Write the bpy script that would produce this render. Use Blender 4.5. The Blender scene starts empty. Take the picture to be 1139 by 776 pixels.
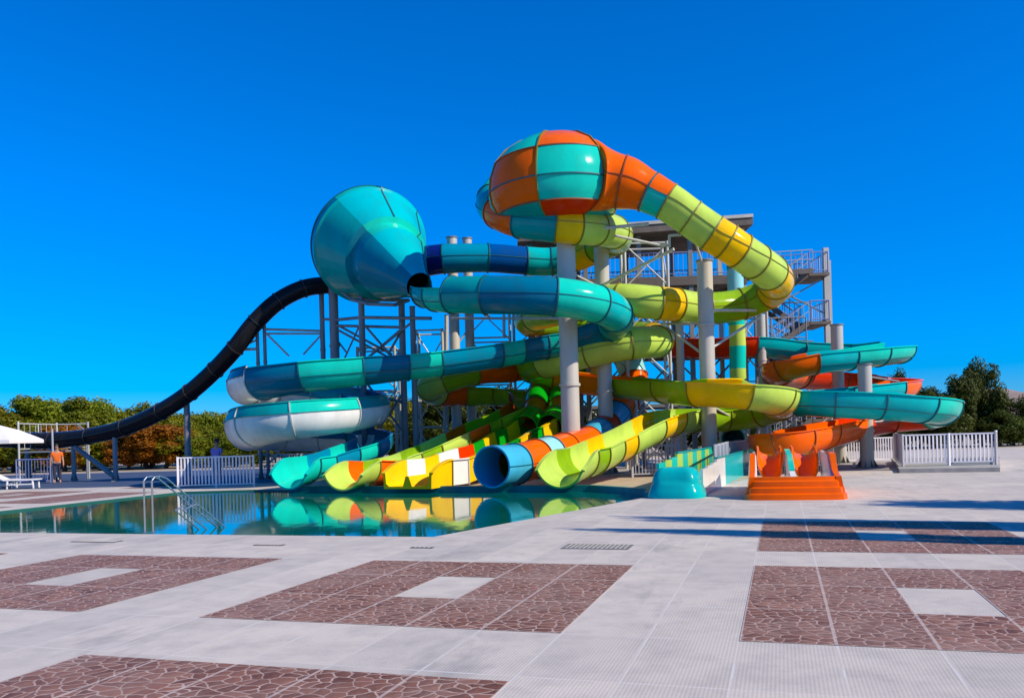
import bpy, math, random
from mathutils import Vector, Matrix
rad = math.radians
SC = bpy.context.scene
COL = SC.collection
CAM_H, FOC, CX, CY, ROLL = 1.6, 950.0, 570.0, 484.0, rad(1.6)
CR, SR = math.cos(ROLL), math.sin(ROLL)

# ---------------------------------------------------------------- surveying helpers
def P(px, py, d):
    u = (px-CX)/FOC; v = (CY-py)/FOC
    return Vector(((u*CR+v*SR)*d, d, CAM_H+(-u*SR+v*CR)*d))
def G(px, py):
    u = (px-CX)/FOC; v = (CY-py)/FOC
    d = -CAM_H/(-u*SR+v*CR)
    return Vector(((u*CR+v*SR)*d, d, 0))
TH = rad(17.5)                       # the paving grid is turned 17.5 degrees
def UV(u, v, z=0):                   # paving grid -> world
    return Vector((u*math.cos(TH)+v*math.sin(TH), -u*math.sin(TH)+v*math.cos(TH), z))

# ---------------------------------------------------------------- materials
def new_mat(name):
    m = bpy.data.materials.new(name); m.use_nodes = True
    nt = m.node_tree
    return m, nt, nt.nodes['Principled BSDF']
def N(nt, t, **kw):
    n = nt.nodes.new(t)
    for k, v in kw.items(): setattr(n, k, v)
    return n
def math_node(nt, op, a, b=None, clamp=False):
    n = N(nt, 'ShaderNodeMath', operation=op, use_clamp=clamp)
    for i, s in enumerate((a, b)):
        if s is None: continue
        if isinstance(s, (int, float)): n.inputs[i].default_value = s
        else: nt.links.new(s, n.inputs[i])
    return n.outputs[0]
def mix_col(nt, fac, a, b, mode='MIX'):
    n = N(nt, 'ShaderNodeMix', data_type='RGBA', blend_type=mode)
    for idx, s in ((0, fac), (6, a), (7, b)):
        if isinstance(s, (int, float)): n.inputs[idx].default_value = s
        elif isinstance(s, (tuple, list)): n.inputs[idx].default_value = (*s[:3], 1)
        else: nt.links.new(s, n.inputs[idx])
    return n.outputs[2]
def noise(nt, vec, scale, detail=4, rough=.55):
    n = N(nt, 'ShaderNodeTexNoise'); n.inputs['Scale'].default_value = scale
    n.inputs['Detail'].default_value = detail; n.inputs['Roughness'].default_value = rough
    if vec is not None: nt.links.new(vec, n.inputs['Vector'])
    return n.outputs['Fac']
def ramp(nt, fac, stops):
    n = N(nt, 'ShaderNodeValToRGB'); e = n.color_ramp.elements
    while len(e) < len(stops): e.new(.5)
    for el, (p, c) in zip(e, stops):
        el.position = p; el.color = (c, c, c, 1) if isinstance(c, (int, float)) else (*c, 1)
    nt.links.new(fac, n.inputs[0]); return n.outputs[0]
def bump(nt, bsdf, h, strength, dist=.02):
    b = N(nt, 'ShaderNodeBump'); b.inputs['Strength'].default_value = strength
    b.inputs['Distance'].default_value = dist
    nt.links.new(h, b.inputs['Height']); nt.links.new(b.outputs[0], bsdf.inputs['Normal'])

def fibreglass(name, c, rough=.13):
    m, nt, b = new_mat(name)
    geo = N(nt, 'ShaderNodeNewGeometry')
    mp = N(nt, 'ShaderNodeMapping'); mp.inputs['Scale'].default_value = (1, 1, .35)
    nt.links.new(geo.outputs['Position'], mp.inputs[0])
    n1 = noise(nt, mp.outputs[0], 2.2, 6, .65)
    n2 = noise(nt, geo.outputs['Position'], .55, 3)
    f = math_node(nt, 'ADD', math_node(nt, 'MULTIPLY', n1, .5), math_node(nt, 'MULTIPLY', n2, .5))
    dull = tuple(.72*x+.006 for x in c)
    c1 = mix_col(nt, ramp(nt, f, [(.44, 0.0), (.66, .8)]), c, dull)
    nt.links.new(c1, b.inputs['Base Color'])
    r = ramp(nt, n1, [(.35, rough*.7), (.7, rough*1.9)])
    nt.links.new(r, b.inputs['Roughness'])
    b.inputs['Specular IOR Level'].default_value = .10
    b.inputs['Coat Weight'].default_value = .03; b.inputs['Coat Roughness'].default_value = .05
    bump(nt, b, noise(nt, geo.outputs['Position'], 1.6, 2), .06, .05)
    return m
def painted(name, c, rough=.45, metal=0.0, var=.25, scale=3.0):
    m, nt, b = new_mat(name)
    geo = N(nt, 'ShaderNodeNewGeometry')
    mp = N(nt, 'ShaderNodeMapping'); mp.inputs['Scale'].default_value = (1, 1, .3)
    nt.links.new(geo.outputs['Position'], mp.inputs[0])
    n1 = noise(nt, mp.outputs[0], scale, 6, .6)
    nt.links.new(mix_col(nt, ramp(nt, n1, [(.35, 0.0), (.7, 1.0)]), c, tuple(x*(1-var) for x in c)), b.inputs['Base Color'])
    b.inputs['Roughness'].default_value = rough; b.inputs['Metallic'].default_value = metal
    return m

FG = {k: fibreglass('fibreglass_'+k, c) for k, c in dict(
    cyan=(.004, .58, .44), teal=(.0, .33, .33), deep=(.0, .16, .27), blue=(.0, .075, .30), navy=(.003, .014, .16),
    sky=(.05, .42, .62), pale=(.30, .66, .66), lime=(.50, .68, .10), leaf=(.25, .45, .008), yellow=(.95, .55, .002),
    orange=(.95, .128, .0), red=(.72, .035, .001), amber=(.90, .22, .001), green=(.002, .34, .008), white=(.82, .80, .75),
    black=(.012, .012, .014), ocean=(.0, .24, .38), lagoon=(.0, .47, .50), marine=(.0, .20, .28), aqua=(.0, .46, .46)).items()}
SEAM = {k: painted('seam_'+k, c, .5) for k, c in dict(cool=(.0, .13, .16), warm=(.24, .20, .012), rust=(.32, .07, .006), dark=(.02, .02, .022), pale=(.5, .5, .46)).items()}
SEAM_OF = dict(cyan='cool', teal='cool', deep='cool', blue='cool', navy='cool', sky='cool', pale='cool', aqua='cool', ocean='cool', lagoon='cool', marine='cool', lime='warm', leaf='warm',
               yellow='warm', green='warm', orange='rust', red='rust', amber='rust', white='pale', black='dark')
STEEL = painted('galvanised_steel', (.56, .52, .44), .45, .05, .22, 1.4)
STEEL_D = painted('weathered_steel', (.24, .25, .255), .5, .1, .3, 2.0)
STEEL_L = painted('pale_strut_paint', (.60, .58, .52), .5, .05)
DECK = painted('deck_underside', (.16, .13, .11), .8, 0, .35, 2.0)
FENCE_W = painted('white_fence_paint', (.80, .77, .80), .5, 0, .12)
FENCE_G = painted('grey_fence_paint', (.42, .43, .47), .5, .1, .15)
FENCE_B = painted('blue_fence_paint', (.20, .24, .48), .5, 0, .15)
CONC = painted('plain_concrete', (.40, .38, .35), .85, 0, .3, 4)
CHROME = painted('stainless_tube', (.55, .55, .53), .22, .9, .1)
CANVAS = painted('white_canvas', (.80, .78, .76), .8, 0, .08)
PLAST = painted('white_plastic', (.78, .76, .73), .45, 0, .1)
SKIN = painted('skin', (.42, .22, .14), .55, 0, .1)
HAIR = painted('dark_hair', (.02, .014, .01), .6)
def cloth(n, c): return painted('cloth_'+n, c, .85, 0, .2, 9)

def grid_lines(nt, pos, mask_w=.012):
    """grout mask, tile random value and grid coordinates of the turned paving grid"""
    rot = N(nt, 'ShaderNodeVectorRotate', rotation_type='Z_AXIS'); rot.inputs['Angle'].default_value = TH
    nt.links.new(pos, rot.inputs['Vector'])
    sep = N(nt, 'ShaderNodeSeparateXYZ'); nt.links.new(rot.outputs[0], sep.inputs[0])
    u = math_node(nt, 'DIVIDE', math_node(nt, 'ADD', sep.outputs[0], .345), .69)
    v = math_node(nt, 'DIVIDE', math_node(nt, 'SUBTRACT', sep.outputs[1], 6.65), 1.2375)
    def edge(x, size):
        f = math_node(nt, 'FRACT', x)
        d = math_node(nt, 'MINIMUM', f, math_node(nt, 'SUBTRACT', 1.0, f))
        return math_node(nt, 'MULTIPLY', d, size)
    d = math_node(nt, 'MINIMUM', edge(u, .69), edge(v, 1.2375))
    line = math_node(nt, 'LESS_THAN', d, mask_w)
    cb = N(nt, 'ShaderNodeCombineXYZ')
    nt.links.new(math_node(nt, 'FLOOR', u), cb.inputs[0]); nt.links.new(math_node(nt, 'FLOOR', v), cb.inputs[1])
    wn = N(nt, 'ShaderNodeTexWhiteNoise', noise_dimensions='2D'); nt.links.new(cb.outputs[0], wn.inputs['Vector'])
    return line, wn.outputs['Value'], sep.outputs[0], rot.outputs[0]

def pavement_mat():
    m, nt, b = new_mat('ribbed_concrete_tiles')
    geo = N(nt, 'ShaderNodeNewGeometry'); pos = geo.outputs['Position']
    line, rnd, u, rot = grid_lines(nt, pos, .011)
    big = noise(nt, pos, .35, 5, .6); mid = noise(nt, pos, 2.3, 6, .65); fine = noise(nt, pos, 60, 3, .6)
    base = mix_col(nt, big, (.55, .485, .405), (.76, .675, .57))
    base = mix_col(nt, math_node(nt, 'MULTIPLY', rnd, .45), base, (.40, .375, .345))
    base = mix_col(nt, ramp(nt, mid, [(.42, 0.0), (.70, .55)]), base, (.36, .335, .305))
    mp = N(nt, 'ShaderNodeMapping'); mp.inputs['Scale'].default_value = (.9, .28, 1); nt.links.new(rot, mp.inputs[0])
    st = ramp(nt, noise(nt, mp.outputs[0], 1.1, 5, .7), [(.57, 0.0), (.68, .55)])
    base = mix_col(nt, st, base, (.27, .26, .25))
    base = mix_col(nt, ramp(nt, fine, [(.35, 0.0), (.75, .30)]), base, (.33, .32, .31))
    rib = math_node(nt, 'SINE', math_node(nt, 'MULTIPLY', u, 2*math.pi/.026))
    ribm = ramp(nt, rib, [(.0, .0), (.5, .0), (1.0, .06)])
    base = mix_col(nt, ribm, base, (.30, .29, .285))
    base = mix_col(nt, math_node(nt, 'MULTIPLY', math_node(nt, 'MULTIPLY', line, .5), ramp(nt, mid, [(.4, .05), (.62, 1.0)])), base, (.72, .70, .66))
    nt.links.new(base, b.inputs['Base Color']); b.inputs['Roughness'].default_value = .75; b.inputs['Specular IOR Level'].default_value = .12
    h = math_node(nt, 'ADD', math_node(nt, 'MULTIPLY', rib, .13), math_node(nt, 'MULTIPLY', mid, 1.0))
    bump(nt, b, h, .30, .008)
    return m
def inlay_mat():
    m, nt, b = new_mat('brown_crazy_paving')
    geo = N(nt, 'ShaderNodeNewGeometry'); pos = geo.outputs['Position']
    line, rnd, u, rot = grid_lines(nt, pos, .013)
    wob = N(nt, 'ShaderNodeTexNoise'); wob.inputs['Scale'].default_value = 5; nt.links.new(pos, wob.inputs['Vector'])
    mv = N(nt, 'ShaderNodeVectorMath', operation='SCALE'); mv.inputs['Scale'].default_value = .12
    nt.links.new(wob.outputs['Color'], mv.inputs[0])
    ad = N(nt, 'ShaderNodeVectorMath', operation='ADD'); nt.links.new(pos, ad.inputs[0]); nt.links.new(mv.outputs[0], ad.inputs[1])
    v1 = N(nt, 'ShaderNodeTexVoronoi', feature='DISTANCE_TO_EDGE', voronoi_dimensions='2D'); v1.inputs['Scale'].default_value = 8.6
    v2 = N(nt, 'ShaderNodeTexVoronoi', voronoi_dimensions='2D'); v2.inputs['Scale'].default_value = 8.6
    nt.links.new(ad.outputs[0], v1.inputs['Vector']); nt.links.new(ad.outputs[0], v2.inputs['Vector'])
    sep = N(nt, 'ShaderNodeSeparateColor'); nt.links.new(v2.outputs['Color'], sep.inputs[0])
    stone = mix_col(nt, sep.outputs[0], (.120, .046, .030), (.29, .13, .085))
    stone = mix_col(nt, math_node(nt, 'MULTIPLY', rnd, .5), stone, (.15, .062, .046))
    n1 = noise(nt, pos, 16, 5, .7)
    stone = mix_col(nt, ramp(nt, n1, [(.4, 0.0), (.75, .5)]), stone, (.26, .15, .12))
    n2 = noise(nt, pos, 1.3, 4, .6)
    wdt = math_node(nt, 'ADD', .02, math_node(nt, 'MULTIPLY', n2, .075))
    grout = math_node(nt, 'LESS_THAN', v1.outputs['Distance'], wdt)
    c = mix_col(nt, math_node(nt, 'MULTIPLY', grout, ramp(nt, noise(nt, pos, 3.1, 4, .7), [(.3, .35), (.65, .95)])), stone, (.52, .39, .33))
    c = mix_col(nt, ramp(nt, noise(nt, pos, .8, 6, .7), [(.42, 0.0), (.68, .55)]), c, (.36, .25, .205))
    c = mix_col(nt, math_node(nt, 'MULTIPLY', line, .62), c, (.56, .47, .42))
    nt.links.new(c, b.inputs['Base Color']); b.inputs['Roughness'].default_value = .65; b.inputs['Specular IOR Level'].default_value = .1
    bump(nt, b, v1.outputs['Distance'], .35, .03)
    return m
def ground_mat():
    m, nt, b = new_mat('dry_earth')
    geo = N(nt, 'ShaderNodeNewGeometry'); pos = geo.outputs['Position']
    f = noise(nt, pos, .12, 8, .65)
    nt.links.new(mix_col(nt, f, (.30, .24, .17), (.46, .38, .28)), b.inputs['Base Color']); b.inputs['Roughness'].default_value = .95
    return m
def water_mat():
    m, nt, b = new_mat('pool_water')
    geo = N(nt, 'ShaderNodeNewGeometry'); pos = geo.outputs['Position']
    f = noise(nt, pos, .22, 3)
    nt.links.new(mix_col(nt, f, (.0, .085, .055), (.0, .20, .155)), b.inputs['Base Color'])
    b.inputs['Roughness'].default_value = .04; b.inputs['IOR'].default_value = 1.4
    b.inputs['Specular IOR Level'].default_value = .8
    mp = N(nt, 'ShaderNodeMapping'); mp.inputs['Scale'].default_value = (1, .45, 1); nt.links.new(pos, mp.inputs[0])
    bump(nt, b, noise(nt, mp.outputs[0], 3.0, 4), .075, .03)
    return m
def leaf_mat(name, a, c, trans=.35):
    m, nt, b = new_mat(name)
    geo = N(nt, 'ShaderNodeNewGeometry'); oi = N(nt, 'ShaderNodeObjectInfo')
    n1 = noise(nt, geo.outputs['Position'], 1.1, 4, .6)
    wn = geo.outputs['Random Per Island']
    f = math_node(nt, 'ADD', math_node(nt, 'MULTIPLY', wn, .55), math_node(nt, 'MULTIPLY', n1, .45))
    col = mix_col(nt, f, a, c)
    hs = N(nt, 'ShaderNodeHueSaturation'); nt.links.new(col, hs.inputs['Color'])
    nt.links.new(math_node(nt, 'ADD', .485, math_node(nt, 'MULTIPLY', oi.outputs['Random'], .03)), hs.inputs['Hue'])
    nt.links.new(math_node(nt, 'ADD', .75, math_node(nt, 'MULTIPLY', oi.outputs['Random'], .5)), hs.inputs['Value'])
    nt.links.new(hs.outputs[0], b.inputs['Base Color'])
    b.inputs['Roughness'].default_value = .6; b.inputs['Specular IOR Level'].default_value = .25
    tr = N(nt, 'ShaderNodeBsdfTranslucent'); nt.links.new(hs.outputs[0], tr.inputs[0])
    mx = N(nt, 'ShaderNodeMixShader'); mx.inputs[0].default_value = trans
    nt.links.new(b.outputs[0], mx.inputs[1]); nt.links.new(tr.outputs[0], mx.inputs[2])
    nt.links.new(mx.outputs[0], nt.nodes['Material Output'].inputs[0])
    return m
LEAF = dict(green=leaf_mat('leaf_green', (.060, .090, .003), (.27, .29, .010)),
            olive=leaf_mat('leaf_olive', (.100, .115, .003), (.36, .33, .010)),
            rust=leaf_mat('leaf_rust', (.22, .085, .003), (.55, .25, .010)),
            dark=leaf_mat('leaf_dark', (.022, .036, .004), (.105, .135, .010), .25))
BARK = painted('bark', (.10, .075, .055), .9, 0, .4, 5)

# ---------------------------------------------------------------- mesh builder
class MB:
    def __init__(s): s.v = []; s.f = []; s.m = []
    def add(s, vs, fs, mi=0):
        o = len(s.v); s.v += [Vector(v) for v in vs]
        s.f += [tuple(i+o for i in f) for f in fs]; s.m += [mi]*len(fs)
        return s
    def box(s, c, size, rz=0.0, mi=0):
        c = Vector(c); R = Matrix.Rotation(rz, 3, 'Z'); x, y, z = (k/2 for k in size)
        vs = [c+R@Vector((a*x, b*y, d*z)) for d in (-1, 1) for a, b in ((-1, -1), (1, -1), (1, 1), (-1, 1))]
        return s.add(vs, [(3, 2, 1, 0), (4, 5, 6, 7), (0, 1, 5, 4), (1, 2, 6, 5), (2, 3, 7, 6), (3, 0, 4, 7)], mi)
    def bar(s, a, b, r, n=10, r2=None, mi=0):
        a, b = Vector(a), Vector(b); r2 = r if r2 is None else r2
        t = (b-a).normalized(); x = t.orthogonal().normalized(); y = t.cross(x)
        vs = [a+(x*math.cos(2*math.pi*i/n)+y*math.sin(2*math.pi*i/n))*r for i in range(n)]
        vs += [b+(x*math.cos(2*math.pi*i/n)+y*math.sin(2*math.pi*i/n))*r2 for i in range(n)]
        fs = [(i, (i+1) % n, n+(i+1) % n, n+i) for i in range(n)]+[tuple(range(n-1, -1, -1)), tuple(range(n, 2*n))]
        return s.add(vs, fs, mi)
    def beam(s, a, b, w, h, mi=0):          # rectangular bar, h measured upward
        a, b = Vector(a), Vector(b); t = (b-a).normalized()
        sd = t.cross(Vector((0, 0, 1)))
        sd = Vector((1, 0, 0)) if sd.length < .01 else sd.normalized()
        up = sd.cross(t); vs = []
        for c in (a, b):
            for i, j in ((-1, -1), (1, -1), (1, 1), (-1, 1)): vs.append(c+sd*w/2*i+up*h/2*j)
        return s.add(vs, [(3, 2, 1, 0), (4, 5, 6, 7), (0, 1, 5, 4), (1, 2, 6, 5), (2, 3, 7, 6), (3, 0, 4, 7)], mi)
    def pipe(s, pts, r, n=8, mi=0):
        for a, b in zip(pts, pts[1:]): s.bar(a, b, r, n, mi=mi)
        return s
    def loft(s, rings, close=True, caps=True, mi=0):
        o = []; n = len(rings[0]); vs = [p for r in rings for p in r]; fs = []
        for k in range(len(rings)-1):
            for i in range(n if close else n-1):
                j = (i+1) % n
                fs.append((k*n+i, k*n+j, (k+1)*n+j, (k+1)*n+i))
        if caps: fs += [tuple(range(n-1, -1, -1)), tuple((len(rings)-1)*n+i for i in range(n))]
        return s.add(vs, fs, mi)
    def build(s, name, mats, parent=None, smooth=True, sharp=40):
        me = bpy.data.meshes.new(name)
        org = ORG.get(parent.name, Vector()) if parent is not None else Vector()
        me.from_pydata([v-org for v in s.v], [], s.f)
        for m in (mats if isinstance(mats, (list, tuple)) else [mats]): me.materials.append(m)
        me.polygons.foreach_set('material_index', s.m)
        if smooth:
            me.polygons.foreach_set('use_smooth', [True]*len(me.polygons))
            me.set_sharp_from_angle(angle=rad(sharp))
        me.update()
        o = bpy.data.objects.new(name, me); COL.objects.link(o)
        if parent is not None: o.parent = parent; ORG[o.name] = org
        return o
ORG = {}
def thing(name, label, cat, loc, group=None, rz=0.0):
    o = bpy.data.objects.new(name, None); COL.objects.link(o); o.empty_display_size = .3
    o.location = loc; o.rotation_euler = (0, 0, rz)
    o['label'] = label; o['category'] = cat; o['kind'] = 'thing'
    if group: o['group'] = group
    ORG[o.name] = Vector(loc)
    return o
def tag(o, label, cat, group=None):
    o['label'] = label; o['category'] = cat; o['kind'] = 'thing'
    if group: o['group'] = group
    return o
def struct(o): o['kind'] = 'structure'; return o
def ground_below(p, z=0): return Vector((p.x, p.y, z))
def copy_tree(o, loc, label, rz=None, scale=None):
    c = o.copy(); COL.objects.link(c); c.location = loc; c['label'] = label
    if rz is not None: c.rotation_euler = (0, 0, rz)
    if scale is not None: c.scale = scale
    for ch in list(o.children):
        k = ch.copy(); COL.objects.link(k); k.parent = c
        for g in list(ch.children):
            q = g.copy(); COL.objects.link(q); q.parent = k
    return c

# ---------------------------------------------------------------- slides
def spline(pts, rs, banks, n):
    """Catmull-Rom through the control points; returns one list of frames per span"""
    K = len(pts); spans = []
    def at(i): return pts[max(0, min(K-1, i))]
    raw = []
    for i in range(K-1):
        p0, p1, p2, p3 = at(i-1), at(i), at(i+1), at(i+2)
        if i == 0: p0 = p1*2-p2
        if i == K-2: p3 = p2*2-p1
        t01 = max((p1-p0).length, 1e-3)**.5; t12 = max((p2-p1).length, 1e-3)**.5; t23 = max((p3-p2).length, 1e-3)**.5
        m1 = (p2-p1)+t12*((p1-p0)/t01-(p2-p0)/(t01+t12))
        m2 = (p2-p1)+t12*((p3-p2)/t23-(p3-p1)/(t12+t23))
        row = []
        for k in range(n+1):
            t = k/n; a = 2*p1-2*p2+m1+m2; b = -3*p1+3*p2-2*m1-m2
            pos = a*t**3+b*t*t+m1*t+p1; tan = 3*a*t*t+2*b*t+m1
            e = t*t*(3-2*t)
            row.append((pos, tan, rs[i]+(rs[i+1]-rs[i])*e, banks[i]+(banks[i+1]-banks[i])*e))
        raw.append(row)
    prevS = None
    for row in raw:
        fr = []
        for pos, tan, r, bk in row:
            T = tan.normalized(); S = T.cross(Vector((0, 0, 1)))
            if S.length < .12 and prevS is not None: S = prevS-T*prevS.dot(T)
            S.normalize(); prevS = S
            U = S.cross(T)
            c, s = math.cos(bk), math.sin(bk)
            fr.append((pos, T, S*c+U*s, U*c-S*s, r))
        spans.append(fr)
    return spans
def rp(f, a, r, dt=0.0): return f[0]+f[2]*(math.sin(a)*r)-f[3]*(math.cos(a)*r)+f[1]*dt
def shell(mb, fr, a0, a1, n, t=.05, lip=0.0, closed=False, mi=0, a_end=None):
    A = [a0+(a1-a0)*i/n for i in range(n+(0 if closed else 1))]
    if closed:
        mb.loft([[rp(f, a, f[4]) for a in A] for f in fr], True, False, mi)
        mb.loft([[rp(f, a, f[4]-t) for a in reversed(A)] for f in fr], True, False, mi)
        for f, fl in ((fr[0], 0), (fr[-1], 1)):
            m = len(A); vs = [rp(f, a, f[4]) for a in A]+[rp(f, a, f[4]-t) for a in A]
            mb.add(vs, [(i, (i+1) % m, m+(i+1) % m, m+i) if fl else (m+i, m+(i+1) % m, (i+1) % m, i) for i in range(m)], mi)
        return
    rings = []; a0_ = a0
    for fi, f in enumerate(fr):
        r = f[4]; ring = []
        if a_end is not None:
            q = (fi/(len(fr)-1))**1.6; a1 = -a0_+(a_end+a0_)*q; a0 = -a1
            A = [a0+(a1-a0)*i/n for i in range(n+1)]
        out = [rp(f, a, r) for a in A]; inn = [rp(f, a, r-t) for a in reversed(A)]
        if lip:
            e = .035/max(r, .2)
            ring = [rp(f, a0, r+lip)]+[rp(f, a0+e, r+lip)]+[rp(f, a0+e, r)]+out[1:-1]+[rp(f, a1-e, r)]+[rp(f, a1-e, r+lip)]+[rp(f, a1, r+lip)]+inn
        else: ring = out+inn
        rings.append(ring)
    mb.loft(rings, True, False, mi)
    n2 = len(A)
    for f, fl in ((fr[0], 0), (fr[-1], 1)):
        vs = [rp(f, a, f[4]) for a in A]+[rp(f, a, f[4]-t) for a in A]
        mb.add(vs, [(i, i+1, n2+i+1, n2+i) if fl else (n2+i, n2+i+1, i+1, i) for i in range(n2-1)], mi)
def flange(mb, f, a0, a1, n, h=.06, w=.07, closed=False, mi=0):
    A = [a0+(a1-a0)*i/n for i in range(n+(0 if closed else 1))]; r = f[4]
    prof = ((r-.01, -w/2), (r+h, -w/2), (r+h, w/2), (r-.01, w/2))
    rings = [[rp(f, a, q, d) for q, d in prof] for a in A]
    if closed: rings.append(rings[0])
    mb.loft(rings, True, not closed, mi)
def strip(mb, fr, a, h=.05, w=.035, mi=0):
    rings = []
    for f in fr:
        r = f[4]; e = w/2/r
        rings.append([rp(f, a-e, r-.01), rp(f, a-e, r+h), rp(f, a+e, r+h), rp(f, a+e, r-.01)])
    mb.loft(rings, True, True, mi)
PI = math.pi
def slide(name, label, cat, ctrl, kind='tube', open_deg=105, n=8, group=None, joints=True, root=None, t=.05, offset=0.0, end_open=None):
    """ctrl rows: px, py, depth, radius, colour ('upper/lower'), [kind], [bank deg]. Each span becomes one coloured section."""
    pts = [P(c[0], c[1], c[2]) for c in ctrl]
    rs = [c[3] for c in ctrl]
    kinds = []; k = kind
    for c in ctrl:
        if len(c) > 5 and c[5]: k = c[5]
        kinds.append(k)
    banks = [rad(c[6]) if len(c) > 6 else 0.0 for c in ctrl]
    if offset:
        tmp = spline(pts, rs, banks, 1); fr_ = [s[0] for s in tmp]+[tmp[-1][-1]]
        pts = [p+Vector((f[2].x, f[2].y, 0)).normalized()*offset for p, f in zip(pts, fr_)]
    if root is None:
        root = thing(name, label, cat, ground_below(pts[-1]), group)
    sp = spline(pts, rs, banks, n)
    for i, fr in enumerate(sp):
        colr = ctrl[i][4]; kd = kinds[i]
        if colr is None: continue
        up, lo = (colr.split('/')+[colr])[:2] if '/' in colr else (colr, colr)
        O = rad(open_deg)
        if kd == 'tube':
            mb = MB()
            if up == lo:
                shell(mb, fr, 0, 2*PI, 32, t, closed=True)
                sec = mb.build('tube_section', FG[up], root)
            else:
                shell(mb, fr, -PI/2, PI/2, 18, t, mi=1); shell(mb, fr, PI/2, 1.5*PI, 18, t, mi=0)
                sec = mb.build('tube_section', [FG[up], FG[lo]], root)
            if joints:
                fb = MB(); flange(fb, fr[0], 0, 2*PI, 32, h=.038, w=.048, closed=True)
                strip(fb, fr, PI/2, .022, .018); strip(fb, fr, -PI/2, .022, .018)
                fb.build('flange', SEAM[SEAM_OF[lo]], sec)
        else:
            if up == lo:
                mb = MB(); shell(mb, fr, -O, O, 26, t, lip=.06, a_end=rad(end_open) if end_open and i == len(sp)-1 else None)
                sec = mb.build('trough_section', FG[up], root)
            else:
                F = rad(84); O = rad(open_deg+10)
                mb = MB(); shell(mb, fr, -F, F, 14, t); sec = mb.build('trough_section', FG[lo], root)
                wb = MB(); shell(wb, fr, F+.01, O, 10, t+.012, lip=.05); shell(wb, fr, -O, -F-.01, 10, t+.012, lip=.05)
                wb.build('side_wall', FG[up], sec)
            if joints:
                fb = MB(); Oe = (rad(end_open) if i == len(sp)-1 and end_open else O); flange(fb, fr[0], -O+.03, O-.03, 24, h=.04, w=.045)
                if up == lo and i < len(sp)-1 and SEAM_OF[lo] == 'cool': strip(fb, fr, rad(62), .026, .022); strip(fb, fr, -rad(62), .026, .022)
                fb.build('flange', SEAM[SEAM_OF[lo]], sec)
    return root

def support(px, py, d, r, label, m=None, cap=True, group='steel posts carrying the slides'):
    top = P(px, py, d); base = ground_below(top)
    o = thing('support_post', label, 'support post', base, group)
    mb = MB(); mb.bar(base+Vector((0, 0, .02)), top, r, 28); mb.build('shaft', m or STEEL, o)
    fb = MB(); fb.box(base+Vector((0, 0, .02)), (r*3.4, r*3.4, .04), .4)
    for k in range(8):
        a = k*PI/4+.2; fb.bar(base+Vector((math.cos(a)*r*1.45, math.sin(a)*r*1.45, .03)), base+Vector((math.cos(a)*r*1.45, math.sin(a)*r*1.45, .11)), .022, 6)
        c = Vector((math.cos(a), math.sin(a), 0))
        fb.add([base+c*r*.98+Vector((0, 0, .04)), base+c*r*1.6+Vector((0, 0, .04)), base+c*r*.98+Vector((0, 0, .34))], [(0, 1, 2), (2, 1, 0)])
    fb.build('base_plate', STEEL_D, o)
    if top.z > 3:
        j = MB(); zs = [top.z*.36, top.z*.70]
        for z in zs: j = MB(); j.bar(base+Vector((0, 0, z-.05)), base+Vector((0, 0, z+.05)), r*1.16, 28); j.build('splice_ring', m or STEEL, o)
    if cap:
        c = MB(); c.bar(top+Vector((0, 0, .002)), top+Vector((0, 0, .05)), r*1.14, 28); c.build('cap_plate', STEEL_D, o)
    return o

def bracing(label, bars, m=None, name='bracing_frame', cat='bracing'):
    """bars: (px,py,d, px,py,d, radius)"""
    pts = [(P(*b[:3]), P(*b[3:6]), b[6]) for b in bars]
    base = ground_below(pts[0][0])
    o = thing(name, label, cat, base)
    for a, b, r in pts:
        mb = MB(); mb.bar(a, b, r, 8)
        ln = (b-a).normalized()
        mb.build('strut', m or STEEL, o)
    return o

# ================================================================ SETTING
def poly_with_hole(name, outer, hole, z, m):
    import bmesh
    bm = bmesh.new()
    def loop(ps):
        vs = [bm.verts.new((p.x, p.y, z)) for p in ps]
        return [bm.edges.new((vs[i], vs[(i+1) % len(vs)])) for i in range(len(vs))]
    es = loop(outer)+(loop(hole) if hole else [])
    bmesh.ops.triangle_fill(bm, use_beauty=True, use_dissolve=False, edges=es)
    for f in bm.faces:
        if f.normal.z < 0: f.normal_flip()
    me = bpy.data.meshes.new(name); bm.to_mesh(me); bm.free(); me.materials.append(m)
    o = bpy.data.objects.new(name, me); COL.objects.link(o); return struct(o)
POOL = [UV(-19.5, 12.75), UV(-5.4, 12.75), UV(-3.2, 20.8), UV(-3.3, 22.0), UV(-5.2, 23.75), UV(-10.4, 24.0), UV(-17.2, 25.1), UV(-19.5, 24.4)]
sq = [Vector((-900, -300, 0)), Vector((900, -300, 0)), Vector((900, 1500, 0)), Vector((-900, 1500, 0))]
def grow(ps, e):
    c = sum(ps, Vector())/len(ps); return [p+(p-c).normalized()*e for p in ps]
poly_with_hole('ground', sq, grow(POOL, .6), -.02, ground_mat())
PAVE = pavement_mat(); INLAY = inlay_mat()
pv = [Vector((-70, -12, 0)), Vector((70, -12, 0)), Vector((70, 52, 0)), Vector((20, 53, 0)), Vector((-12, 53, 0)), Vector((-70, 55, 0))]
poly_with_hole('pavement', pv, POOL, 0.0, PAVE)
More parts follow.
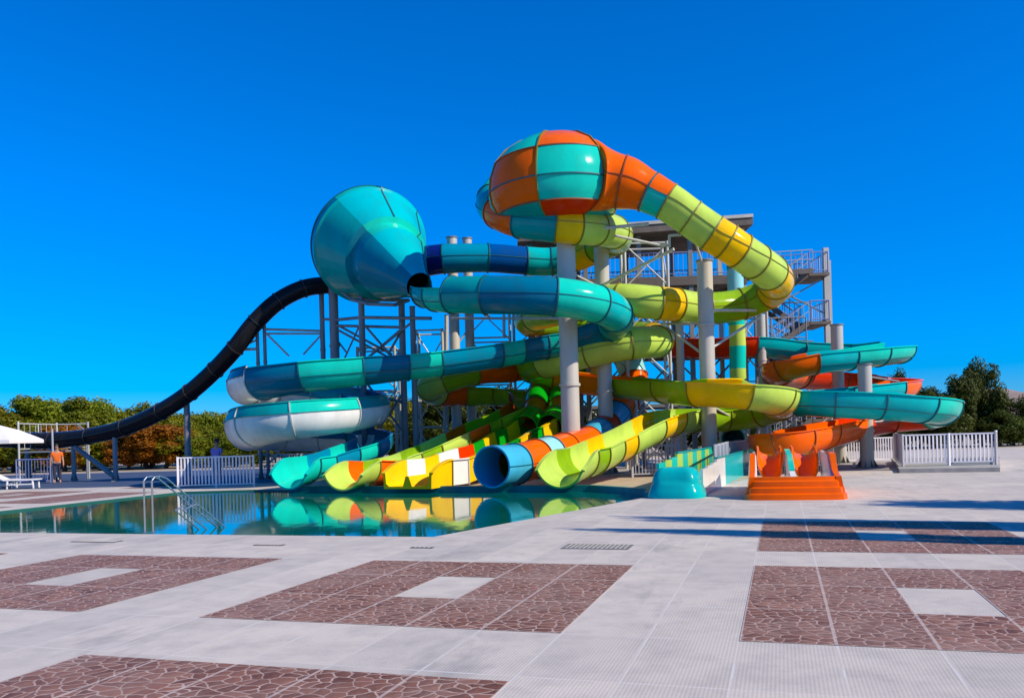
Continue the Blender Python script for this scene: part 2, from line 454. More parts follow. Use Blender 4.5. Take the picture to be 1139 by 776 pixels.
for (u0, u1, v0, v1, hole) in [(-.345, 3.105, 6.65, 10.36, 1), (-.345, 3.105, 11.6, 15.31, 1), (-5.18, -1.73, 6.65, 10.20, 1), (-10.0, -6.56, 6.65, 10.20, 1),
                               (-5.18, -1.73, 1.7, 5.28, 1), (-.345, 3.105, 1.7, 5.0, 1), (-10.0, -6.56, 1.7, 5.28, 1), (-14.85, -11.4, 6.65, 10.2, 1), (4.485, 7.935, 6.65, 10.36, 1), (4.485, 7.935, 11.6, 15.31, 1),
                               (-27.5, -24.0, 16.5, 20.1, 1), (-27.5, -24.0, 21.5, 25.1, 1), (-24.0, -20.6, 26.4, 30, 0), (-22.9, -20.4, 14, 18.5, 0), (-22.9, -20.4, 19.6, 24.2, 0)]:
    mb = MB(); z = .004
    def quad(a, b, c, d): mb.add([UV(a, c, z), UV(b, c, z), UV(b, d, z), UV(a, d, z)], [(0, 1, 2, 3)])
    if hole:
        ua, ub, va, vb = u0+1.38, u0+2.07, v0+1.2375, v0+2.475
        quad(u0, u1, v0, va); quad(u0, u1, vb, v1); quad(u0, ua, va, vb); quad(ub, u1, va, vb)
    else: quad(u0, u1, v0, v1)
    struct(mb.build('paving', INLAY, smooth=False))
# pool basin, water, painted kerb
mb = MB(); n = len(POOL)
low = [p+Vector((0, 0, -1.3)) for p in POOL]
mb.add([p+Vector((0, 0, -.001)) for p in POOL]+low, [(i, n+i, n+(i+1) % n, (i+1) % n) for i in range(n)]+[tuple(range(n, 2*n))])
struct(mb.build('pool_floor', painted('pool_lining', (.02, .11, .09), .5, 0, .2), smooth=False))
mb = MB(); mb.add([p+Vector((0, 0, -.05)) for p in POOL], [tuple(range(n))]); struct(mb.build('water', water_mat(), smooth=False))
mb = MB(); KP = [UV(-3.05, 20.6), UV(-3.15, 22.05), UV(-5.15, 23.9), UV(-10.4, 24.16), UV(-15.6, 24.95)]
inn = [UV(-3.22, 20.75), UV(-3.33, 21.95), UV(-5.22, 23.70), UV(-10.42, 23.94), UV(-15.6, 24.75)]
for i in range(4):
    ring = lambda k: [inn[k]+Vector((0, 0, -.3)), KP[k]+Vector((0, 0, -.3)), KP[k]+Vector((0, 0, .13)), inn[k]+Vector((0, 0, .13))]
    mb.loft([ring(i), ring(i+1)], True, True)
struct(mb.build('pool_kerb', painted('teal_kerb_paint', (.0, .20, .21), .45, 0, .3, 2), smooth=False))
# bare sandy strip between the slide ends and the structure, far-left road with its shade painted in as blue-grey
SAND = ground_mat()
mb = MB(); mb.add([UV(-3.6, 22.6, .004), UV(-1.8, 25, .004), UV(-.5, 31, .004), UV(-8, 33, .004), UV(-15, 28, .004), UV(-10.3, 24.5, .004), UV(-5.3, 24.2, .004)], [tuple(range(7))])
struct(mb.build('ground_patch_sand', painted('pale_sand', (.50, .41, .29), .95, 0, .25, 2), smooth=False))
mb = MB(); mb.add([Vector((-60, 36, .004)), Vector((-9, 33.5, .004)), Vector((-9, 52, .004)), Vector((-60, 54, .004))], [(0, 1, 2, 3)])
struct(mb.build('shaded_path', painted('shaded_road_tone', (.055, .085, .15), .7, 0, .25, .8), smooth=False))
for (x, y, wx, wy, lab) in ((665, 608, .95, .5, 'long grey drain grate in the pale paving between brown panels'), (300, 606, .5, .14, 'small dark drain slot in the paving near the pool'), (108, 602, .9, .22, 'dark wet drain slot at the left pool edge'), (470, 609, .35, .1, 'tiny dark drain slot in the paving below the chutes')):
    c = G(x, y); o = thing('drain_cover', lab, 'drain', c, rz=-TH)
    fr_ = MB(); fr_.box((0, 0, .004), (wx, wy, .008))
    f = bpy.data.meshes.new('grate_frame'); f.from_pydata(fr_.v, [], fr_.f); f.materials.append(painted('drain_metal', (.24, .23, .22) if wx > .9 else (.09, .09, .09), .6, .1, .3, 8))
    k = bpy.data.objects.new('grate_frame', f); COL.objects.link(k); k.parent = o
    gb = MB(); n_ = int(wx/.06)
    for q in range(1, n_): gb.box((-wx/2+q*wx/n_, 0, .0105), (.02, wy*.86, .005))
    f = bpy.data.meshes.new('grate_bars'); f.from_pydata(gb.v, [], gb.f); f.materials.append(STEEL)
    k = bpy.data.objects.new('grate_bars', f); COL.objects.link(k); k.parent = o
# far hills
mb = MB(); random.seed(3); prof = []
for i in range(61):
    x = 120+i*9; h = 5+14*(1-math.exp(-i/12))+3.5*math.sin(i*.55)+2.2*math.sin(i*1.3+1)
    prof.append((x, max(h, 1)))
rings = []
for x, h in prof:
    ring = []
    for k in range(9):
        t = k/8; yy = 380+t*160; zz = h*math.sin(t*PI)**.8+random.uniform(-.5, .5)*(0 < k < 8)
        ring.append(Vector((x, yy, zz-.5)))
    rings.append(ring)
mb.loft(rings, False, False)
struct(mb.build('hills', painted('bare_rock_slope', (.34, .25, .20), .95, 0, .35, .06)))

# ================================================================ SLIDES
# 1. bright cyan spiral slide fed by the funnel
slide('spiral_slide', 'long turquoise slide leaving the funnel and coiling down on white undersides', 'water slide', [
    (474, 324, 30.9, .58, 'teal', 'trough'), (486, 327, 30.1, .60, 'cyan', 'trough'), (504, 328, 29.5, .63, 'teal', 'tube'), (541, 328, 28.8, .64, 'deep'), (618, 330, 28.4, .64, 'cyan'),
    (664, 338, 29.0, .64, 'aqua'), (684, 349, 30.4, .64, 'teal'), (681, 361, 32.2, .64, 'deep', 'trough', 0), (640, 374, 33.2, .66, 'teal'), (606, 380, 33.0, .68, 'deep'),
    (577, 385, 32.6, .68, 'cyan'), (553, 389, 32.2, .68, 'ocean'), (488, 398, 31.4, .68, 'cyan'), (452, 402, 31.0, .68, 'deep'), (404, 407, 30.5, .70, 'cyan', 'trough', -6), (340, 414, 30.2, .72, 'deep', 'trough', -10),
    (292, 422, 30.8, .74, 'deep/white', 'trough', -14), (276, 428, 32.4, .74, 'teal/white', 'trough', -14), (300, 434, 34.6, .74, 'teal/white', 'trough', -8), (350, 438, 35.4, .72, 'teal/white', 'trough', -6), (396, 444, 34.6, .72, 'deep/white', 'trough', -8),
    (412, 452, 32.8, .74, 'teal/white', 'trough', -12), (385, 457, 30.8, .76, 'cyan/white', 'trough', -10), (328, 463, 29.8, .80, 'teal/white', 'trough', -12), (286, 470, 30.4, .84, 'teal/white', 'trough', -16),
    (278, 476, 32.4, .82, 'teal/white', 'trough', -14), (310, 480, 34.6, .78, 'deep/white', 'trough', -8), (360, 483, 35.2, .72, 'deep/white', 'trough', -6), (402, 484, 34.2, .70, 'deep', 'trough', -6),
    (417, 489, 32.6, .68, 'ocean', 'trough', -4), (404, 497, 31.0, .66, 'cyan', 'trough', 0), (384, 504, 29.8, .66, 'ocean', 'trough', 0), (358, 512, 28.8, .66, 'cyan', 'trough', 0), (338, 515, 27.9, .68, 'cyan'), (320, 519.5, 27.1, .72, 'cyan')], end_open=72)

# 2. blue enclosed tube from the bowl back to the funnel
slide('enclosed_tube_slide', 'orange, lime and blue enclosed tube winding under the checkered bowl to the funnel', 'water slide', [
    (566, 200, 33.6, .62, 'cyan'), (549, 222, 33.0, .62, 'teal'), (556, 236, 31.2, .62, 'orange'), (580, 245, 30.2, .62, 'teal'), (620, 250, 29.9, .62, 'yellow'), (641, 252, 30.0, .62, 'lime'), (662, 254, 30.6, .62, 'lime'),
    (682, 258, 32.0, .62, 'lime'), (685, 266, 34.2, .62, 'leaf'), (664, 276, 36.0, .62, 'yellow'), (640, 286, 36.8, .62, 'teal'), (614, 291, 37.0, .60, 'aqua'), (585, 290, 36.8, .60, 'blue'), (543, 287, 36.4, .60, 'ocean'),
    (494, 288, 36.2, .62, 'navy'), (470, 291, 36.4, .64, 'navy'), (452, 293, 36.8, .64, 'navy')])

# 3. lime tube out of the checkered bowl, two hairpins, ending in the open lime chute in the pool
slide('spiral_slide', 'lime and yellow slide leaving the checkered bowl and ending in open lime chute', 'water slide', [
    (722, 213.5, 29.3, .70, 'orange/cyan'), (742, 224, 29.2, .64, 'lime'), (768, 242, 29.2, .62, 'lime'), (792, 259, 29.2, .63, 'yellow'), (808, 269, 29.2, .63, 'yellow'), (823, 279, 29.3, .62, 'lime'), (841, 291, 29.6, .62, 'lime'),
    (857, 303, 30.3, .63, 'yellow'), (864, 314, 31.8, .63, 'yellow'), (856, 326, 33.4, .62, 'leaf'), (826, 338, 33.8, .62, 'leaf'), (783, 343, 33.2, .62, 'lime'), (752, 339, 32.4, .62, 'yellow'), (733, 337, 32.0, .62, 'lime'),
    (690, 334, 32.2, .62, 'lime'), (630, 343, 34.2, .62, 'lime'), (596, 352, 36.0, .62, 'leaf'), (590, 358, 38.0, .62, 'leaf'), (625, 364, 39.0, .62, 'leaf'), (690, 372, 37.6, .62, 'leaf'), (727, 376, 35.2, .62, 'yellow'),
    (731, 380, 33.4, .62, 'lime'), (700, 382, 32.6, .62, 'lime'), (655, 391, 33.2, .62, 'lime'), (608, 402, 34.2, .66, 'leaf', 'tube'), (594, 408, 36.2, .68, 'leaf', 'trough', -4), (620, 416, 36.4, .66, 'amber', 'trough', -4), (650, 421, 35.6, .66, 'amber', 'trough', -4), (692, 425, 34.2, .64, 'leaf', 'trough', -4),
    (740, 429, 31.6, .64, 'leaf', 'trough', 0), (776, 429, 29.9, .72, 'yellow', 'trough', -6), (832, 431, 29.2, .76, 'lime', 'trough', -10), (862, 437, 29.8, .76, 'lime', 'trough', -8), (866, 446, 31.6, .72, 'leaf', 'trough', 0), (846, 455, 32.8, .68, 'leaf', 'trough', 6), (806, 460, 33.2, .68, 'leaf', 'trough', 5),
    (768, 461, 31.8, .68, 'lime', 'trough', 4), (745, 464, 30.4, .68, 'yellow', 'trough', 3), (722, 473, 29.0, .68, 'lime', 'trough', 0), (690, 489, 27.7, .68, 'yellow', 'trough', 0), (674, 496, 26.8, .68, 'lime', 'trough', 0), (656, 504, 25.8, .69, 'leaf', 'trough', 0), (642, 507, 25.0, .70, 'lime', 'trough', 0), (622, 513.5, 23.9, .76, 'lime')], n=7, end_open=72)

# 4. lime and orange open slide
slide('spiral_slide', 'lime and orange open chute entering the pool beside the turquoise chute', 'water slide', [
    (625, 404, 38.0, .60, 'orange', 'tube'), (570, 409, 37.0, .60, 'orange'), (528, 413, 36.2, .58, 'leaf'), (495, 422, 35.6, .58, 'lime'), (479, 430, 36.2, .60, 'lime'), (487, 436, 37.4, .60, 'orange'), (518, 436, 38.2, .62, 'leaf', 'trough'),
    (556, 436, 38.0, .62, 'leaf'), (582, 441, 37.0, .62, 'red'), (585, 450, 35.4, .62, 'orange'), (570, 459, 34.2, .62, 'leaf'), (545, 470, 33.2, .60, 'leaf'), (531, 476, 32.5, .60, 'orange'), (509, 486, 31.5, .60, 'lime'), (480, 499, 30.5, .60, 'leaf'), (458, 508, 29.8, .60, 'lime'), (437, 515, 29.2, .62, 'leaf'), (421, 518, 28.2, .62, 'orange'), (405, 518, 27.5, .64, 'lime'), (381, 520.5, 26.3, .70, 'lime')], end_open=72)

# 5. yellow, white and green twin chute
twin = thing('twin_lane_slide', 'yellow and white twin lane chute with green bands dropping into the pool', 'water slide', G(470, 545))
L5 = [(655, 404, 40.0, .50, 'yellow', 'tube'), (632, 415, 39.0, .50, 'green'), (616, 428, 37.6, .50, 'yellow'), (612, 442, 36.2, .52, 'green'), (610, 455, 35.0, .52, 'amber'), (606, 465, 34.0, .52, 'green'), (598, 475, 33.0, .52, 'yellow', 'trough'), (584, 484, 32.2, .52, 'green'), (571, 489, 31.6, .52, 'yellow'), (555, 495, 31.0, .52, 'green'),
      (541, 501, 30.5, .52, 'red'), (524, 506, 29.8, .52, 'white'), (503, 513, 28.7, .53, 'yellow'), (488, 518, 27.9, .54, 'white'), (468, 520, 26.8, .56, 'yellow'), (444, 523, 25.6, .60, 'yellow')]
for off in (-.50, .50):
    slide('', '', '', L5[:7], 'tube', root=twin, offset=off)
w_ = .84
L5 = L5[:9]+[(q[0]+(4, 6, 7, 8, 8, 9, 9)[k], q[1]+2)+q[2:] for k, q in enumerate(L5[9:])]
CH = [(-w_, .28), (-w_+.02, -.50), (w_-.02, -.50), (w_, .28), (w_+.06, .28), (w_+.06, .32), (w_-.08, .32), (w_-.10, -.34), (w_-.20, -.43), (.16, -.43), (.05, -.12), (-.05, -.12), (-.16, -.43), (-w_+.20, -.43), (-w_+.10, -.34), (-w_+.08, .32), (-w_-.06, .32), (-w_-.06, .28)]
sp5 = spline([P(c[0], c[1], c[2]) for c in L5], [c[3] for c in L5], [0]*len(L5), 6)
for k in range(6, len(sp5)):
    fr = sp5[k]; mb = MB(); rings = []
    for q, f in enumerate(fr):
        cut = .34*(q/(len(fr)-1))**2 if k == len(sp5)-1 else 0
        rings.append([f[0]+f[2]*x+f[3]*(y if y < 0 else y-cut) for x, y in reversed(CH)])
    mb.loft(rings, True, True)
    sec = mb.build('trough_section', FG[L5[k][4]], twin, sharp=35)
    fb = MB(); f = fr[0]
    def fp(x, y, d): return f[0]+f[2]*x+f[3]*y+f[1]*d
    U5 = [(-w_-.04, .26), (-w_-.02, -.54), (w_+.02, -.54), (w_+.04, .26)]; U6 = [(-w_+.02, .26), (-w_+.04, -.48), (w_-.04, -.48), (w_-.02, .26)]
    for q in range(3): fb.loft([[fp(*U5[q], -.025), fp(*U5[q], .025), fp(*U6[q], .025), fp(*U6[q], -.025)], [fp(*U5[q+1], -.025), fp(*U5[q+1], .025), fp(*U6[q+1], .025), fp(*U6[q+1], -.025)]], True, True)
    fb.build('flange', SEAM[SEAM_OF[L5[k][4]]], sec)

# 6. turquoise and orange tube mouth at the pool
slide('enclosed_tube_slide', 'turquoise mouthed tube with orange and pale blue bands opening over the pool', 'water slide', [
    (702, 388, 37.0, .58, 'orange'), (700, 401, 36.8, .62, 'pale'), (706, 418, 36.6, .56, 'orange'), (705, 436, 36.2, .56, 'sky'), (697, 447, 35.6, .56, 'orange'), (688, 460, 35.0, .56, 'sky'), (676, 473, 34.0, .56, 'red'), (668, 481, 33.0, .56, 'sky'), (655, 491, 31.6, .56, 'orange'),
    (628, 501, 29.0, .60, 'orange'), (611, 506, 27.8, .61, 'pale'), (596, 510, 26.9, .61, 'orange'), (573, 516, 25.8, .61, 'sky'), (547, 519, 24.6, .62, 'sky')])

# 7. black half pipe tube
slide('enclosed_tube_slide', 'matt black tube sweeping from the funnel down to the left deck', 'water slide', [
    (398, 318, 37.0, .37, 'black'), (365, 317, 37.0, .37, 'black'), (338, 321, 36.6, .37, 'black'), (310, 335, 36.2, .37, 'black'), (285, 358, 36.0, .37, 'black'), (262, 387, 36.1, .37, 'black'), (240, 411, 36.6, .37, 'black'), (212, 436, 37.2, .37, 'black'),
    (180, 457, 38.0, .37, 'black'), (140, 475, 39.0, .37, 'black'), (100, 485, 40.0, .37, 'black'), (60, 489.5, 41.0, .40, 'black'), (20, 489, 42.0, .40, 'black'), (-40, 487, 43.0, .40, 'black')])

# 8. orange and teal spiral on the right, ends in two scoops
slide('spiral_slide', 'orange and teal open spiral on the right winding round two grey posts', 'water slide', [
    (730, 380, 39.0, .64, 'red', 'trough'), (760, 382, 38.4, .64, 'red', 'trough'), (800, 382, 37.8, .64, 'red'), (840, 381, 37.4, .64, 'teal'), (890, 386, 38.0, .60, 'teal'), (945, 388, 38.4, .60, 'aqua'), (990, 387, 37.6, .62, 'cyan', 'trough', 8), (1001, 387, 36.0, .64, 'cyan', 'trough', 10), (976, 390, 34.6, .64, 'cyan', 'trough', 8), (944, 394, 34.0, .64, 'aqua', 'trough', 6),
    (905, 398, 33.6, .66, 'orange', 'trough', 6), (874, 405, 33.8, .68, 'orange', 'trough', 8), (866, 411, 35.6, .68, 'orange', 'trough', 8), (890, 416, 37.6, .64, 'red'), (940, 420, 38.6, .64, 'red'), (985, 423, 38.0, .64, 'orange', 'trough', 4), (1007, 425, 36.4, .64, 'orange', 'trough', 6), (992, 430, 34.4, .62, 'aqua', 'trough', 0), (940, 436, 33.4, .62, 'aqua'), (894, 440, 33.2, .62, 'aqua'),
    (880, 440, 32.0, .64, 'aqua'), (892, 441, 30.6, .68, 'aqua'), (930, 442, 30.0, .72, 'aqua', 'trough', 0), (978, 443, 29.8, .74, 'aqua', 'trough', -4), (1024, 446, 30.0, .76, 'cyan', 'trough', -8), (1046, 450, 31.6, .76, 'cyan', 'trough', -10), (1034, 457, 33.4, .70, 'red'), (990, 462, 33.8, .68, 'red', 'trough', 0), (950, 471, 32.6, .68, 'orange'), (915, 478, 30.8, .70, 'orange'), (888, 484, 29.4, .74, 'orange'), (868, 488, 29.2, .76, 'orange'), (856, 491, 30.4, .76, 'orange')])  # red spans here: orange trough with its inner shade put into the colour

# ---------------------------------------------------------------- checkered bowl
bc = P(618, 214.5, 30.6)
bowl = thing('slide_bowl', 'checkered orange and turquoise bowl on top of the tallest grey post', 'slide bowl', ground_below(bc))
prof = [(1.05, -1.20), (1.75, -1.02), (2.12, -.80), (2.32, -.45), (2.40, -.02), (2.36, .45), (2.16, 1.02), (1.78, 1.46), (1.22, 1.80), (.60, 1.97), (.0, 2.02)]
bands = [(0, 2), (2, 4), (4, 6), (6, 8), (8, 10)]
az0 = -104
def bpt(r, z, a):      # a measured from the side facing the camera, positive to the right
    return bc+Vector((math.sin(a)*r, -math.cos(a)*r, z+.035*math.sin(a)*r))
colmap = {0: ['red', 'teal'], 1: ['orange', 'cyan'], 2: ['orange', 'cyan'], 3: ['cyan', 'orange'], 4: ['cyan', 'orange']}
for s_ in range(6):
    a0, a1 = rad(-76+s_*58), rad(-76+(s_+1)*58)
    if s_ == 5: a1 = rad(-76+360)
    for bi, (i0, i1) in enumerate(bands):
        pick = colmap[bi][s_ % 2]
        if bi == 0: pick = 'red' if s_ == 1 else ('teal' if s_ % 2 == 0 else 'red')
        mb = MB(); rings = []
        for i in range(i0, i1+1):
            for sub in ((0,) if i == i1 else (0, .5)):
                r = prof[i][0]*(1-sub)+(prof[i+1][0]*sub if sub else 0); z = prof[i][1]*(1-sub)+(prof[i+1][1]*sub if sub else 0)
                r *= .92 if s_ == 2 and 1 <= bi <= 3 else 1
                rings.append([bpt(r, z, a0+(a1-a0)*k/14) for k in range(15)])
        mb.loft(rings, False, False)
        mb.build('bowl_panel', FG[pick], bowl, sharp=80)
for s_ in range(6):
    a0 = rad(-76+s_*58); mb = MB()
    rings = []
    for r, z in prof:
        e = .022/max(r, .2)
        rings.append([bpt(r-.02, z*.995, a0-e), bpt(r+.04, z*1.02+.01, a0-e), bpt(r+.04, z*1.02+.01, a0+e), bpt(r-.02, z*.995, a0+e)])
    mb.loft(rings, True, True); mb.build('vertical_seam', SEAM['warm'], bowl)
for i in (2, 4, 6):
    mb = MB(); r, z = prof[i]
    rings = [[bpt(r-.02, z-.02, 2*PI*k/72), bpt(r+.035, z-.02, 2*PI*k/72), bpt(r+.035, z+.02, 2*PI*k/72), bpt(r-.02, z+.02, 2*PI*k/72)] for k in range(73)]
    mb.loft(rings, True, False); mb.build('ring_seam', SEAM['cool' if i == 4 else 'rust'], bowl)
aj = rad(40); RH = 1.32; zj = .12
pj = bpt(RH, zj, aj)
poly = [(.25, -1.0)]+prof[1:8]+[(.25, 1.5)]
def reach(dx, dz):                                # from the joint centre to the bowl's own profile
    best = 9
    for (r0, z0), (r1, z1) in zip(poly, poly[1:]+poly[:1]):
        ex, ez = r1-r0, z1-z0; den = dx*ez-dz*ex
        if abs(den) < 1e-9: continue
        t_ = ((r0-RH)*ez-(z0-zj)*ex)/den; u_ = ((r0-RH)*dz-(z0-zj)*dx)/den
        if t_ > 0 and -1e-6 <= u_ <= 1.000001: best = min(best, t_)
    return best
osp = spline([pj, P(692, 203, 29.4), P(722, 213.5, 29.3), P(742, 224, 29.2)], [1.0, .90, .70, .64], [0]*4, 12)
S0 = Vector((math.sin(aj), -math.cos(aj), 0))
for q in range(13):
    p_, T_, S_, U_, r_ = osp[0][q]; k_ = min(1, q/8); S_ = (S0*(1-k_)+S_*k_).normalized(); U_ = (Vector((0, 0, 1))*(1-k_)+U_*k_).normalized()
    osp[0][q] = (p_, S_.cross(U_)*-1, S_, U_, r_)
NA = 48; R0 = [reach(math.sin(2*PI*k/NA), -math.cos(2*PI*k/NA))*1.0 for k in range(NA)]
for i in range(2):
    rings = []
    for q, f in enumerate(osp[i]):
        t_ = (q/12)**.9 if i == 0 else 1; t_ = t_*t_*(3-2*t_)
        rings.append([rp(f, 2*PI*k/NA, R0[k]*(1-t_)+f[4]*t_) for k in range(NA)])
    mb = MB(); mb.loft(rings, True, False); sec = mb.build('outlet_section', FG['orange'], bowl, sharp=60)
    fb = MB()
    prs = [[rp(osp[i][0], 2*PI*k/NA, (R0[k] if i == 0 else osp[i][0][4])+h_, d_) for h_, d_ in ((-.01, -.025), (.04, -.025), (.04, .025), (-.01, .025))] for k in range(NA)]
    fb.loft(prs+[prs[0]], True, False)
    for a_ in (NA//4,):
        ln = []
        for q, f in enumerate(osp[i]):
            b0 = (rings[q][a_]-f[0]).length; e_ = .012
            ln.append([rp(f, 2*PI*a_/NA-e_, b0-.01), rp(f, 2*PI*a_/NA-e_, b0+.025), rp(f, 2*PI*a_/NA+e_, b0+.025), rp(f, 2*PI*a_/NA+e_, b0-.01)])
        fb.loft(ln, True, True)
    fb.build('flange', SEAM['rust'], sec)

# ---------------------------------------------------------------- funnel
c0, c1 = P(409, 271, 36.2), P(467, 318, 31.6)
ax = (c1-c0).normalized(); Lf = (c1-c0).length
fx = ax.cross(Vector((0, 0, 1))).normalized(); fy = fx.cross(ax)      # fy roughly up
fun = thing('slide_funnel', 'big two tone turquoise funnel standing on steel posts with its narrow end down', 'slide funnel', ground_below(c0))
FP = [(-.05, .02), (-.02, 1.9), (.0, 2.40), (.55, 2.46), (.62, 2.36), (2.42, 1.72), (2.50, 1.50), (3.10, 1.44), (Lf-1.0, .74), (Lf-.35, .54), (Lf, .50)]
def fpt(t, r, a): return c0+ax*t+(fx*math.sin(a)+fy*math.cos(a))*r
step = rad(46); start = rad(-47)
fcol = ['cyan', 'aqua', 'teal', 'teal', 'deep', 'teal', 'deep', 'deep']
stage = [(0, 3), (3, 5), (5, 7), (7, 10)]
for s_ in range(8):
    a0 = start+s_*PI/4; a1 = a0+PI/4
    # fx points to the viewer's left when looking down the axis towards us: walk clockwise as seen from the camera
    for si, (i0, i1) in enumerate(stage):
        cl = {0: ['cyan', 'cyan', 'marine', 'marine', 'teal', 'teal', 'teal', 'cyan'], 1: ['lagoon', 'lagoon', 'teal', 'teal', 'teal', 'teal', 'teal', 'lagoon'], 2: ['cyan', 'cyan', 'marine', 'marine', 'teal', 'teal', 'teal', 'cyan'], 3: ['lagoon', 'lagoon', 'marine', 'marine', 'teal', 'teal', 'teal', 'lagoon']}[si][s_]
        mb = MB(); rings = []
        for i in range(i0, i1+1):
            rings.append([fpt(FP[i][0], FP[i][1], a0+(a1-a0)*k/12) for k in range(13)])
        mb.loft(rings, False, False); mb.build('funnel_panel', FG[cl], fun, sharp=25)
    if s_ in (2, 3, 4): continue
    mb = MB(); rings = []
    for t, r in (FP[2:6] if s_ == 1 else FP[2:]):
        e = .026/r
        rings.append([fpt(t, r-.03, a0-e), fpt(t, r+.035, a0-e), fpt(t, r+.035, a0+e), fpt(t, r-.03, a0+e)])
    mb.loft(rings, True, True); mb.build('lengthwise_seam', SEAM['cool'], fun)
for i in (2,):
    t, r = FP[i]; mb = MB()
    rings = [[fpt(t-.03, r-.03, 2*PI*k/64), fpt(t-.03, r+.035, 2*PI*k/64), fpt(t+.03, r+.035, 2*PI*k/64), fpt(t+.03, r-.03, 2*PI*k/64)] for k in range(65)]
    mb.loft(rings, True, False); mb.build('ring_seam', SEAM['cool'], fun)
# steel cradle ring under the funnel
mb = MB(); q = [P(378, 322, 36.0), P(392, 333, 35.0), P(410, 338, 33.6), P(440, 339, 33.2), P(455, 334, 33.6), P(440, 334, 35.0), P(392, 333, 35.0)]
mb.pipe(q, .07); mb.build('cradle', STEEL_D, fun)

# ---------------------------------------------------------------- vertical drop slide and teal racing lane
drop = thing('drop_slide', 'upright teal and lime drop tube feeding the striped runout lane', 'water slide', ground_below(P(820, 470, 36)))
dp = [(817, 262, 36, .34, 'teal'), (818, 300, 36, .34, 'pale'), (819, 330, 36, .34, 'cyan'), (820, 362, 36, .34, 'lime'), (821, 385, 36, .34, 'cyan'), (821, 410, 36, .34, 'lime'), (821.5, 425, 36, .34, 'teal'), (822, 450, 36, .34, 'cyan'), (822, 466, 35.8, .36, 'pale'), (820, 481, 35.2, .42, 'teal'), (816, 488, 33.4, .46, 'teal')]
slide('', '', '', dp, root=drop, joints=False, n=5)
lane = [(G(814, 512), .8), (G(800, 522), .8), (G(786, 534), .82), (G(768, 548), .85)]
def lane_wall(a, b, side, h0, h1, m):
    d = (b-a).normalized(); s_ = Vector((d.y, -d.x, 0))*side
    mb = MB(); w = .5
    base_a, base_b = a+s_*w, b+s_*w
    vs = [base_a, base_b, base_b+s_*.07, base_a+s_*.07]
    mb.add(vs+[v+Vector((0, 0, h)) for v, h in zip(vs, (h0, h1, h1, h0))], [(3, 2, 1, 0), (4, 5, 6, 7), (0, 1, 5, 4), (1, 2, 6, 5), (2, 3, 7, 6), (3, 0, 4, 7)])
    return mb
run = thing('runout_lane', 'striped teal and lime straight lane ending in a rounded turquoise nose', 'runout lane', G(768, 548))
A_, B_ = P(819, 505, 32.0), G(757, 551); A_ = ground_below(A_); nst = 14
for i in range(nst):
    a = A_.lerp(B_, i/nst); b = A_.lerp(B_, (i+1)/nst); h = .80 if i < 11 else .76-.04*(i-10)
    for side in (-1, 1): lane_wall(a, b, side, h+.16*(side == 1), h+.16*(side == 1), None).build('wall_panel', FG[('cyan' if i % 2 else 'lime') if side == 1 else ('aqua' if i < 9 else 'white')], run, smooth=False)
mb = MB(); dd = (B_-A_).normalized(); ss = Vector((dd.y, -dd.x, 0))
mb.add([A_-ss*.49+Vector((0, 0, .12)), B_-ss*.49+Vector((0, 0, .12)), B_+ss*.49+Vector((0, 0, .12)), A_+ss*.49+Vector((0, 0, .12))], [(0, 1, 2, 3)])
mb.build('lane_floor', FG['teal'], run, smooth=False)
mb = MB()
for side in (-1, 1): zc_ = Vector((0, 0, .83+.16*(side == 1))); mb.beam(A_+ss*side*.535+zc_, A_.lerp(B_, .78)+ss*side*.535+zc_, .10, .045)
mb.build('wall_cap', FG['teal'], run, smooth=False)
nb = B_+dd*.35
mb = MB(); rings = []
for z, rx, ry in ((.0, .68, .68), (.06, .685, .685), (.18, .64, .64), (.30, .585, .59), (.345, .555, .57), (.385, .57, .58), (.46, .555, .56), (.60, .50, .51), (.68, .43, .44), (.72, .34, .35), (.725, .05, .05)):
    ring = []
    for k in range(40):
        a = 2*PI*k/40; c, s_ = math.cos(a), math.sin(a); p = 3.4
        x = math.copysign(abs(c)**(2/p), c)*rx; y = math.copysign(abs(s_)**(2/p), s_)*ry
        sag = -.07*math.exp(-((a-PI*.5)/.5)**2)*(z > .35)*(z < .8)
        ring.append(nb+ss*x+dd*(y+sag)+Vector((0, 0, z)))
    rings.append(ring)
mb.loft(rings, True, True); mb.build('rounded_nose', FG['sky'] if False else FG['aqua'], run, sharp=60)

